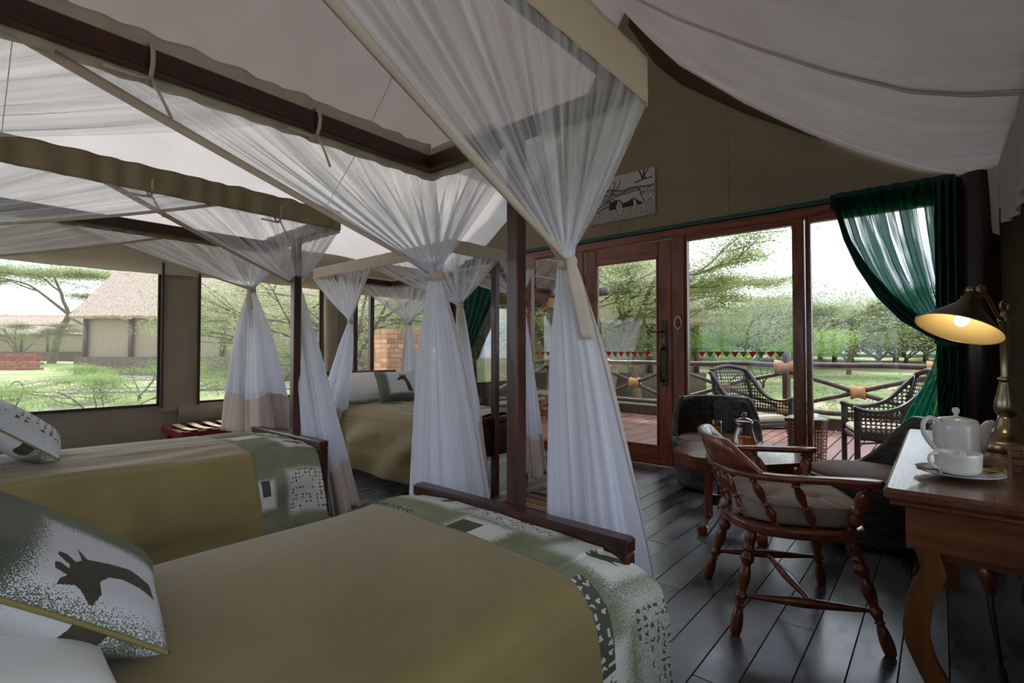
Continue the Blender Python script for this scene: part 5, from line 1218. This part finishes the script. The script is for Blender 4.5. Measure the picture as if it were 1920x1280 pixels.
# ---------------- wicker veranda chairs with cane panels
def cane_chair(label):
    t = thing('wicker_armchair', label, 'armchair', (0, 0, 0), 'cane panelled armchairs on the veranda')
    # local: faces +X, seat 0.42 high
    for s in (-1, 1):
        y = s * .29
        obj('leg', MB().box(.22, .265, y - .022, y + .022, 0, .62, .006), cane_dark, t)
        obj('leg', MB().prism([(-.34, 0), (-.295, 0), (-.235, .45), (-.28, .45)], y - .022, y + .022, 'xz'), cane_dark, t)
        curve = bez([(.27, y, .635), (.16, y, .60), (.0, y, .61), (-.14, y, .68), (-.27, y, .82), (-.36, y, .92)], 6)
        obj('arm_rail', MB().tube(curve, .022, 8, flat=1.5), cane_dark, t, smooth=True)
        top = [(p.x, p.z) for p in curve]
        def sd(u, v, y=y, top=top):
            x = lerp(.24, -.33, u); zt_ = interp([(-.27, .635), (-.16, .60), (0, .61), (.14, .68), (.27, .82), (.36, .92)], -x); return (x, y, lerp(.36, zt_, v))
        g = MB().grid(sd, 24, 8); g.uv = [(p[0], p[2]) for p in g.v]
        obj('side_panel', g, cane_m, t)
    def bk(u, v):
        y = lerp(-.27, .27, u); return (lerp(-.22, -.365, v) - .03 * math.sin(PI * u), y, lerp(.38, .93 + .05 * math.sin(PI * u), v))
    g = MB().grid(bk, 12, 10); g.uv = [(p[1], p[2]) for p in g.v]; obj('back_panel', g, cane_m, t)
    obj('top_rail', MB().tube([Vector(bk(i / 12, 1)) for i in range(13)], .024, 8), cane_dark, t, smooth=True)
    for yy in (-.27, .27): obj('back_stile', MB().tube([(-.22, yy, .38), (-.365, yy, .93)], .022, 8), cane_dark, t, smooth=True)
    obj('seat', MB().box(-.27, .25, -.28, .28, .33, .375, .01), cane_dark, t)
    obj('stretcher', MB().tube([(.24, -.29, .3), (-.3, .29, .26)], .010, 6).tube([(.24, .29, .3), (-.3, -.29, .26)], .010, 6), cane_dark, t)
    obj('cushion', MB().box(-.22, .24, -.25, .25, .376, .45, .025), cushcream, t, label='cream seat cushion')
    return t
cane_dark = mat('dark_cane_frame', '1d1817', '332b29', rough=.4, scale=20)
c1 = cane_chair('cane backed armchair on the veranda, left of the side table')
c1.location = (-1.62, 6.12, 0); c1.rotation_euler = (0, 0, math.radians(-28))
c2 = dup(c1, (-.45, 5.98, 0), math.radians(197), 'cane backed armchair on the veranda, right of the side table')
sdt = thing('side_table', 'brown cane side table with a round ashtray between the veranda chairs', 'table', (-.93, 5.62, 0))
def stp(u, v):
    a = 2 * PI * u; p = .165; c, s = math.cos(a), math.sin(a); r_ = p / max(abs(c), abs(s)) ** .8; return (-1.0 + c * r_ * lerp(.88, 1, v), 5.62 + s * r_ * lerp(.88, 1, v), lerp(.02, .50, v))
g = MB().grid(stp, 48, 10); g.uv = [(u * 1.7, v * .5) for u, v in g.uv]; obj('cane_body', g, cane_b, sdt, smooth=True)
obj('rim', MB().tube([stp(i / 48, 1) for i in range(49)], .016, 8, caps=False), brownwick, sdt, smooth=True)
obj('glass_top', MB().lathe([(.0, .505), (.165, .505), (.165, .513), (0, .513)], (-1.0, 5.62, 0), 40), mat('table_glass', 'aeb6b4', 'b8bfbd', rough=.08, spec=.8), sdt)
ash = thing('ashtray', 'round glass ashtray on the cane side table', 'ashtray', (-.98, 5.64, .514))
obj('dish', MB().lathe([(.06, .514), (.085, .516), (.092, .545), (.085, .547), (.07, .53), (0, .528)], (-.98, 5.64, 0), 30), glass_m, ash, smooth=True)

# ================================================================ OUTSIDE
def gz(x, y):
    left = smooth01((-x - 6.5) / 20) * .80 * (1 - .35 * smooth01((y - 4) / 10))
    far = smooth01((math.hypot(x, y) - 30) / 120) * 1.1
    return -.62 + left + far + .06 * noise.noise(Vector((x * .2, y * .2, 0)))
gx = [-260, -200, -150, -110, -80, -60] + [-50 + i * 1.25 for i in range(65)] + [36, 45, 60, 80, 120, 180, 260]
gy = [-40, -20] + [-8 + i * 1.5 for i in range(46)] + [64, 72, 84, 100, 130, 170, 230, 320]
vs = [(x, y, gz(x, y)) for y in gy for x in gx]; nx = len(gx)
fs = [(j * nx + i, j * nx + i + 1, (j + 1) * nx + i + 1, (j + 1) * nx + i) for j in range(len(gy) - 1) for i in range(nx - 1)]
struct('ground', MB().add(vs, fs), ground_m, True)
def gp3(px, py, z0=-.2, it=12):
    z = z0; p = None
    for _ in range(it):
        p = on_z(px, py, z); z = lerp(z, gz(p.x, p.y), .6)
    return Vector((p.x, p.y, gz(p.x, p.y)))
# paths seen from the left windows
def pathstrip(name, pts, wd, label=None):
    c = bez(pts, 8); vs = []
    for i, p in enumerate(c):
        t = (c[min(i + 1, len(c) - 1)] - c[max(i - 1, 0)]); t.z = 0; t = t.normalized(); n = Vector((-t.y, t.x, 0))
        for s in (-1, -.33, .33, 1): q = p + n * wd * s; vs.append((q.x, q.y, gz(q.x, q.y) + .03))
    fs = [(i * 4 + k, i * 4 + k + 1, i * 4 + k + 5, i * 4 + k + 4) for i in range(len(c) - 1) for k in range(3)]
    o_ = struct(name, MB().add(vs, fs), soil)
    j = 0
    for s in (-1, 1):
        acc = []
        for i, p in enumerate(c[:-1]):
            t = (c[i + 1] - c[i]); t.z = 0; L = t.length; t = t.normalized(); n = Vector((-t.y, t.x, 0)); m_ = max(1, int(L / .55))
            for k in range(m_):
                q = p.lerp(c[i + 1], (k + .5) / m_) + n * wd * s; j += 1
                if j > 140: break
                obj('kerb_stone', MB().obox((q.x, q.y, gz(q.x, q.y) + .03), (min(.5, L / m_ * .92), .16, .13), Matrix.Rotation(math.atan2(t.y, t.x) + random.uniform(-.08, .08), 3, 'Z'), .03), stone, o_)
P = gp3
pathstrip('path', [P(-140, 775), P(0, 752), P(120, 737), P(250, 733), P(380, 729), P(520, 728), P(680, 726)], .42)
pathstrip('path', [P(-120, 735), P(0, 733), P(150, 712), P(300, 711), P(450, 706), P(600, 704)], .35)

# ---------------- trees
def np_mesh(name, v, q, m):
    me = D.meshes.new(name); me.vertices.add(len(v)); me.vertices.foreach_set('co', v.astype(np.float32).ravel())
    k = q.shape[1]; me.loops.add(q.size); me.loops.foreach_set('vertex_index', q.astype(np.int32).ravel())
    me.polygons.add(len(q)); me.polygons.foreach_set('loop_start', np.arange(0, q.size, k, dtype=np.int32)); me.polygons.foreach_set('loop_total', np.full(len(q), k, dtype=np.int32))
    me.materials.append(m); me.update(calc_edges=True); return me
def leaves(cent, spread_, n_per, size, m, name='foliage_mesh', up=.35):
    """small leaf sprays: elongated quads, mostly lying flat"""
    c = np.repeat(np.array(cent, float), n_per, axis=0); N_ = len(c); sp = np.array(spread_)
    c = c + RNG.normal(0, 1, (N_, 3)) * sp
    az = RNG.uniform(0, 2 * PI, N_); tl = RNG.normal(0, up, N_); l = size * RNG.uniform(.6, 1.5, N_); w_ = l * RNG.uniform(.22, .4, N_)
    d = np.stack([np.cos(az) * np.cos(tl), np.sin(az) * np.cos(tl), np.sin(tl)], 1); s = np.stack([-np.sin(az), np.cos(az), RNG.normal(0, up, N_)], 1)
    d = d * l[:, None] / 2; s = s * w_[:, None] / 2
    v = np.stack([c - d, c - s, c + d, c + s], 1).reshape(-1, 3); q = np.arange(N_ * 4).reshape(-1, 4)
    return np_mesh(name, v, q, m)
def acacia_data(seed, Ht=6.0, R=6.0, trunk_r=.22, forks=3, lean=(0, 0), crown=.16, nclus=170, nleaf=90, lsize=.16, m=None, bk=None, fork_h=.38, spr=(.42, .42, .12), layers=1, dome=.10):
    r = random.Random(seed); T = MB(); cents = []
    base = Vector((0, 0, -.3)); fh = Ht * fork_h
    lean = Vector((lean[0], lean[1], 0))
    mid = Vector((lean.x * .4 + r.uniform(-.1, .1), lean.y * .4, fh * .55)); top = Vector((lean.x, lean.y, fh))
    tp_ = bez([base, mid, top], 5); T.tube(tp_, [lerp(trunk_r * 1.25, trunk_r * .8, i / (len(tp_) - 1)) for i in range(len(tp_))], 9)
    def branch(p, d, L, rad, depth, target_z):
        n = 5; pts = [p]; q = p.copy(); dd = d.copy()
        for i in range(n):
            dd = (dd + Vector((r.uniform(-.22, .22), r.uniform(-.22, .22), r.uniform(-.10, .14)))).normalized()
            if q.z > target_z: dd.z *= .25; dd.normalize()
            q = q + dd * L / n; pts.append(q.copy())
        T.tube(pts, [lerp(rad, rad * .5, i / n) for i in range(n + 1)], 6 if depth else 8, caps=False)
        if depth >= 2: cents.extend([pts[2], pts[4], pts[5]]); cents.append(pts[3] + Vector((0, 0, .1)))
        if depth < 3:
            for k in range(r.choice((2, 3, 3))):
                a = r.uniform(-.8, .8); z = r.uniform(-.05, .35); e = Vector((dd.x * math.cos(a) - dd.y * math.sin(a), dd.x * math.sin(a) + dd.y * math.cos(a), z)).normalized()
                branch(pts[r.choice((3, 4, 5))], e, L * r.uniform(.55, .8), rad * .52, depth + 1, target_z)
    for k in range(forks):
        a = 2 * PI * k / forks + r.uniform(-.4, .4); el = r.uniform(.7, 1.25)
        d = Vector((math.cos(a) * math.cos(el), math.sin(a) * math.cos(el), math.sin(el))); lenb = (Ht - fh) * r.uniform(.75, .95)
        branch(top - Vector((0, 0, r.uniform(0, .3))), d, lenb, trunk_r * .62, 0, Ht * (.84 - .1 * (k % 2)))
    cs = []
    for c in cents: cs.append(tuple(c))
    for _ in range(nclus):
        a = r.uniform(0, 2 * PI); q = math.sqrt(r.uniform(0, 1)) * R; ly = r.randrange(layers)
        z = Ht * (1 - crown * r.uniform(0, 1) - dome * (q / R) ** 2) - ly * Ht * .17
        rr = q * (1 - .0 * ly); wob = 1 + .25 * noise.noise(Vector((math.cos(a) * 1.6, math.sin(a) * 1.6, seed)))
        cs.append((lean.x + math.cos(a) * rr * wob, lean.y + math.sin(a) * rr * wob, z))
    bm = mesh_of('trunk_mesh', T, bk or bark, True)
    return bm, leaves(cs, spr, nleaf, lsize, m or leaf_a)
TREES = {}
def put_tree(key, loc, label, rz=0, sc=1.0, group=None, name='acacia_tree'):
    bm, lf = TREES[key]; t = thing(name, label, 'tree', (0, 0, 0), group); 
    o1 = D.objects.new('trunk', bm); COL.objects.link(o1); o1.parent = t
    o2 = D.objects.new('foliage', lf); COL.objects.link(o2); o2.parent = t; o2['kind'] = 'stuff'
    t.location = loc; t.rotation_euler = (0, 0, rz); t.scale = (sc, sc, sc) if not isinstance(sc, tuple) else sc
    return t
TREES['left'] = acacia_data(3, 9.6, 6.6, .25, 3, (1.6, 1.2), .09, 260, 80, .20, leaf_a, bark, .52, (.75, .75, .16), 1, .10)
TREES['door'] = acacia_data(11, 5.3, 4.6, .17, 4, (.3, .2), .42, 190, 110, .072, leaf_a, bark, .28, (.32, .32, .07), 2, .16)
TREES['big'] = acacia_data(21, 6.3, 6.6, .36, 5, (.2, 0), .16, 200, 70, .17, leaf_b, bark, .22, (.55, .55, .13), 2, .26)
TREES['mid'] = acacia_data(31, 5.0, 4.2, .16, 4, (0, 0), .35, 130, 60, .15, leaf_b, bark, .22, (.5, .5, .16), 2, .2)
TREES['far'] = acacia_data(41, 5.5, 5.4, .2, 4, (0, 0), .40, 130, 45, .26, leaf_b, bark, .2, (.7, .7, .25), 2, .25)
TREES['bush'] = acacia_data(51, 1.9, 1.5, .035, 4, (.1, 0), .75, 28, 44, .052, leaf_c, bark_d, .16, (.20, .20, .09), 1, .15)
TREES['thorn'] = acacia_data(61, 4.6, 3.2, .12, 4, (0, 0), .65, 120, 55, .085, leaf_a, bark_d, .18, (.36, .36, .16), 1, .1)
def tree_at(key, px, py, label, rz=0, sc=1.0, group=None, dep=None, name='acacia_tree', z=None):
    p = gp3(px, py) if dep is None else on_d(px, HZ, dep); p.z = gz(p.x, p.y) if z is None else z
    return put_tree(key, p, label, rz, sc, group, name)
tree_at('left', 96, 694, 'flat topped acacia with a forked trunk outside the left window', rz=-.2, dep=40, sc=(.97, .97, .78))
tree_at('door', 1137, 0, 'dense acacia right behind the glass door', dep=15.0, rz=.5, sc=1.0)
tree_at('door', 1195, 0, 'second acacia whose branches reach in front of the big window', dep=18, rz=2.4, sc=.92)
tree_at('thorn', 905, 0, 'leafy acacia behind the left veranda column', dep=18.5, rz=1.0, sc=1.15)
tree_at('thorn', 1040, 0, 'leafy acacia left of the glass door', dep=16.5, rz=2.2, sc=1.2)
tree_at('big', 1478, 0, 'broad acacia with a thick pale trunk behind the railing post', dep=34, rz=.3, sc=1.0)
tree_at('mid', 1400, 0, 'slender acacia left of the broad acacia', dep=27, rz=1.4, sc=.95)
tree_at('mid', 1590, 0, 'small acacia standing alone on the grass to the right', dep=38, rz=2.1, sc=1.0)
tree_at('thorn', 640, 0, 'bushy acacia seen in the second left window', dep=12.5, rz=.4, sc=.85)
tree_at('thorn', 515, 0, 'thorn tree in front of the neighbouring tent lodge', dep=13.5, rz=2.9, sc=.62)
tree_at('bush', 182, 768, 'thin young thorn bush right outside the left window', dep=9.8, rz=.8, sc=(.85, .85, .68), name='thorn_bush')
tree_at('bush', 262, 700, 'light green bush before the neighbouring lodge wall', dep=14, rz=2.2, sc=(.8, .8, .62), name='thorn_bush')
tree_at('bush', 95, 780, 'low spreading bush beside the garden lantern', dep=9.4, rz=3.2, sc=(.6, .6, .38), name='thorn_bush')
tree_at('mid', 35, 0, 'round green tree at the left edge outside', dep=34, rz=.2, sc=.62)
tree_at('mid', 130, 0, 'green tree between the two thatched lodges', dep=58, rz=1.2, sc=1.0)
tree_at('bush', 1345, 0, 'pale bush on the grass behind the cane chair', dep=20, rz=.3, sc=1.5, name='thorn_bush')
tree_at('bush', 1430, 0, 'pale bush on the grass near the railing post', dep=24, rz=1.3, sc=1.3, name='thorn_bush')
tree_at('thorn', 712, 0, 'green bush outside the farthest left window', dep=15, rz=1.9, sc=.8)
rr = random.Random(5); k = 0
for px in list(range(-60, 860, 95)) + list(range(1270, 1820, 34)):
    dep = rr.uniform(48, 75) if px > 900 else rr.uniform(62, 90); k += 1
    s = rr.uniform(.85, 1.2) * (1.0 if px > 900 else .95)
    tree_at('far', px + rr.uniform(-15, 15), 0, 'hazy acacia in the woodland on the horizon', dep=dep, rz=rr.uniform(0, 6), sc=(s * 1.2, s * 1.2, s * (.85 if px < 900 else .85)), group='woodland acacias on the horizon')
for px in range(-100, 1950, 46):
    dep = rr.uniform(95, 150); s = rr.uniform(1.0, 1.5)
    tree_at('far', px, 0, 'distant acacia in the far tree line', dep=dep, rz=rr.uniform(0, 6), sc=(s * 1.7, s * 1.7, s), group='far tree line acacias')
# grass tufts near the veranda
gt = []
for _ in range(5200):
    px = rr.uniform(-40, 1800); d_ = 9.5 + 30 * rr.random() ** 1.6; p = on_d(px, HZ, d_)
    if (-7 < p.x < 3 and -2.5 < p.y < 9.2) or p.x < -24: continue
    if noise.noise(Vector((p.x * .35, p.y * .35, 0))) < -.08: continue
    gt.append((p.x, p.y, gz(p.x, p.y) + .03))
gm = leaves(gt, (.10, .10, .035), 7, .11, leaf_b, 'grass_mesh', 1.0)
go = D.objects.new('grass_tufts', gm); COL.objects.link(go); go['kind'] = 'stuff'; go['label'] = 'short green grass tufts on the ground outside'; go['category'] = 'grass'

# ---------------- neighbouring lodges
def hut(label, px, dep, wdt, dpt, floor_z, eave_h, ridge_h, rot, over=.7, posts=4, left_gable=.5, wall=tentwall, deckh=.35):
    c = on_d(px, HZ, dep); t = thing('thatched_lodge', label, 'building', (c.x, c.y, floor_z - deckh))
    R_ = Matrix.Rotation(rot, 3, 'Z'); G = lambda a, b, z: Vector((c.x, c.y, 0)) + R_ @ Vector((a, b, 0)) + Vector((0, 0, z))
    B = lambda *a, **k: (lambda m_: (setattr(m_, 'v', [tuple(G(*p)) for p in m_.v]), m_)[1])(MB().box(*a, **k))
    obj('platform', B(-.3, wdt + .3, -.3, dpt + .3, floor_z - deckh - .6, floor_z), logm, t)
    obj('wall', B(0, wdt, 0, dpt, floor_z, eave_h + .25), wall, t)
    for i in range(posts):
        x = wdt * i / (posts - 1); obj('post', MB().tube([G(x, -.12, floor_z - .3), G(x + .03, -.12, eave_h)], .10, 8), logm, t, smooth=True)
    o_ = over; y2 = dpt / 2; e0 = eave_h
    def roof(u, v, front=True):
        x = lerp(-o_ + v * left_gable, wdt + o_ - v * left_gable, u); y = lerp(-o_, y2, v) if front else lerp(dpt + o_, y2, v); z = lerp(e0, ridge_h, v)
        return G(x, y, z + .07 * noise.noise(Vector((u * wdt * 3, v * 24, 1))) + .05 * noise.noise(Vector((u * wdt * 8, v * 50, 3))))
    a = obj('roof_slope', MB().grid(lambda u, v: roof(u, v), int(wdt * 14), 70), thatch_m, t, smooth=False); a.modifiers.new('s', 'SOLIDIFY').thickness = .18
    b = obj('roof_slope', MB().grid(lambda u, v: roof(u, v, False), 30, 10), thatch_m, t); b.modifiers.new('s', 'SOLIDIFY').thickness = .18
    for s, x0 in ((0, 0), (1, wdt)):
        gx0 = -o_ + .3 if s == 0 else wdt + o_ - .3
        obj('gable_end', MB().add([G(gx0, -o_ * .6, e0), G(gx0, dpt + o_ * .6, e0), G(gx0 + (left_gable if s == 0 else -left_gable), y2, ridge_h - .05)], [(0, 1, 2)]), thatch_m, t, solid=.05)
    return t
hut('big thatched tent lodge filling the left windows', 163, 22.0, 14.0, 5.0, .95, 2.72, 6.3, YAW, over=.45, posts=8, left_gable=.9, deckh=.45)
hut('distant thatched lodge at the left edge beyond the trees', -60, 46.0, 7.4, 5.0, 1.2, 2.9, 4.6, YAW, over=.6, posts=4, left_gable=.8)
hut('thatched lodge half hidden by branches behind the veranda', 870, 19.5, 9.0, 4.6, .35, 2.25, 5.6, YAW, over=.5, posts=6, left_gable=.6)
# orange brick pillar at the far left window
bp = thing('brick_pillar', 'square pillar of orange and cream bricks outside the left wall', 'pillar', (-6.4, 4.2, 0))
b0 = on_x(726, 617, -6.30); b1 = on_x(800, 617, -6.30); zt = b0.z
obj('mortar_core', MB().box(-6.75, -6.31, b0.y + .005, b1.y - .005, -.6, zt - .005), mortar_m, bp)
ny = 6; wy = (b1.y - b0.y) / ny; row = 0; z = zt
while z > .35:
    y = b0.y - (wy / 2 if row % 2 else 0)
    while y < b1.y - .01:
        ya, yb = max(y, b0.y), min(y + wy, b1.y)
        if yb - ya > .03: obj('brick', MB().box(-6.32, -6.295 + random.uniform(-.003, .004), ya + .004, yb - .004, z - .066, z - .006, .003), brick_m, bp)
        y += wy
    for i in range(3): obj('brick', MB().box(-6.74 + i * .145, -6.74 + i * .145 + .137, b0.y - .006, b0.y + .02, z - .066, z - .006, .003), brick_m, bp)
    z -= .072; row += 1
# garden lantern on a hook
gl2 = thing('garden_lantern', 'black iron lantern hanging from a shepherd hook outside', 'lantern', (0, 0, 0)); q = on_d(24, 0, 9.2); base = Vector((q.x, q.y, gz(q.x, q.y)))
def LW(a, z): return Vector((base.x, base.y, 0)) + Rv * a + Uv * z
hk = [on_d(*p, 9.2) for p in ((22, 800), (30, 765), (43, 740), (45, 724), (38, 716), (28, 716), (20, 724), (14, 728), (13, 722))]
obj('hook', MB().tube(bez([LW(-.02, gz(base.x, base.y) - .1)] + hk, 5), .012, 8), iron, gl2, smooth=True)
lc = on_d(20, 742, 9.2); m = MB()
for a in (-.075, .075):
    for b in (-.075, .075): m.add(*(lambda mm: (mm.v, mm.f))(MB().obox(lc + Rv * a + Fv * b, (.012, .012, .13), Matrix.Rotation(YAW, 3, 'Z'))))
obj('cage', m, iron, gl2)
obj('lid', MB().obox(lc + Uv * .07, (.20, .20, .015), Matrix.Rotation(YAW, 3, 'Z')), iron, gl2); obj('lantern_base', MB().obox(lc - Uv * .07, (.19, .19, .015), Matrix.Rotation(YAW, 3, 'Z')), iron, gl2)
obj('hanger', MB().tube([lc + Uv * .075, on_d(16, 726, 9.2)], .005, 6), iron, gl2)
# low red brick wall and drift of branches at far left
rb = thing('low_brick_wall', 'low red brick wall in the grass outside the left window', 'ledge', (0, 0, 0))
a = on_d(-30, 680, 27); b = on_d(78, 680, 27); dv = (b - a).normalized(); L = (b - a).length; zb = gz(a.x, a.y) - .2
ang = math.atan2(dv.y, dv.x)
for r_ in range(7):
    n = int(L / .42)
    for i in range(n):
        p = a + dv * ((i + .5 + (r_ % 2) * .5) * .42); obj('brick', MB().obox((p.x, p.y, zb + .09 + r_ * .15), (.40, .22, .135), Matrix.Rotation(ang, 3, 'Z')), redbrick, rb)
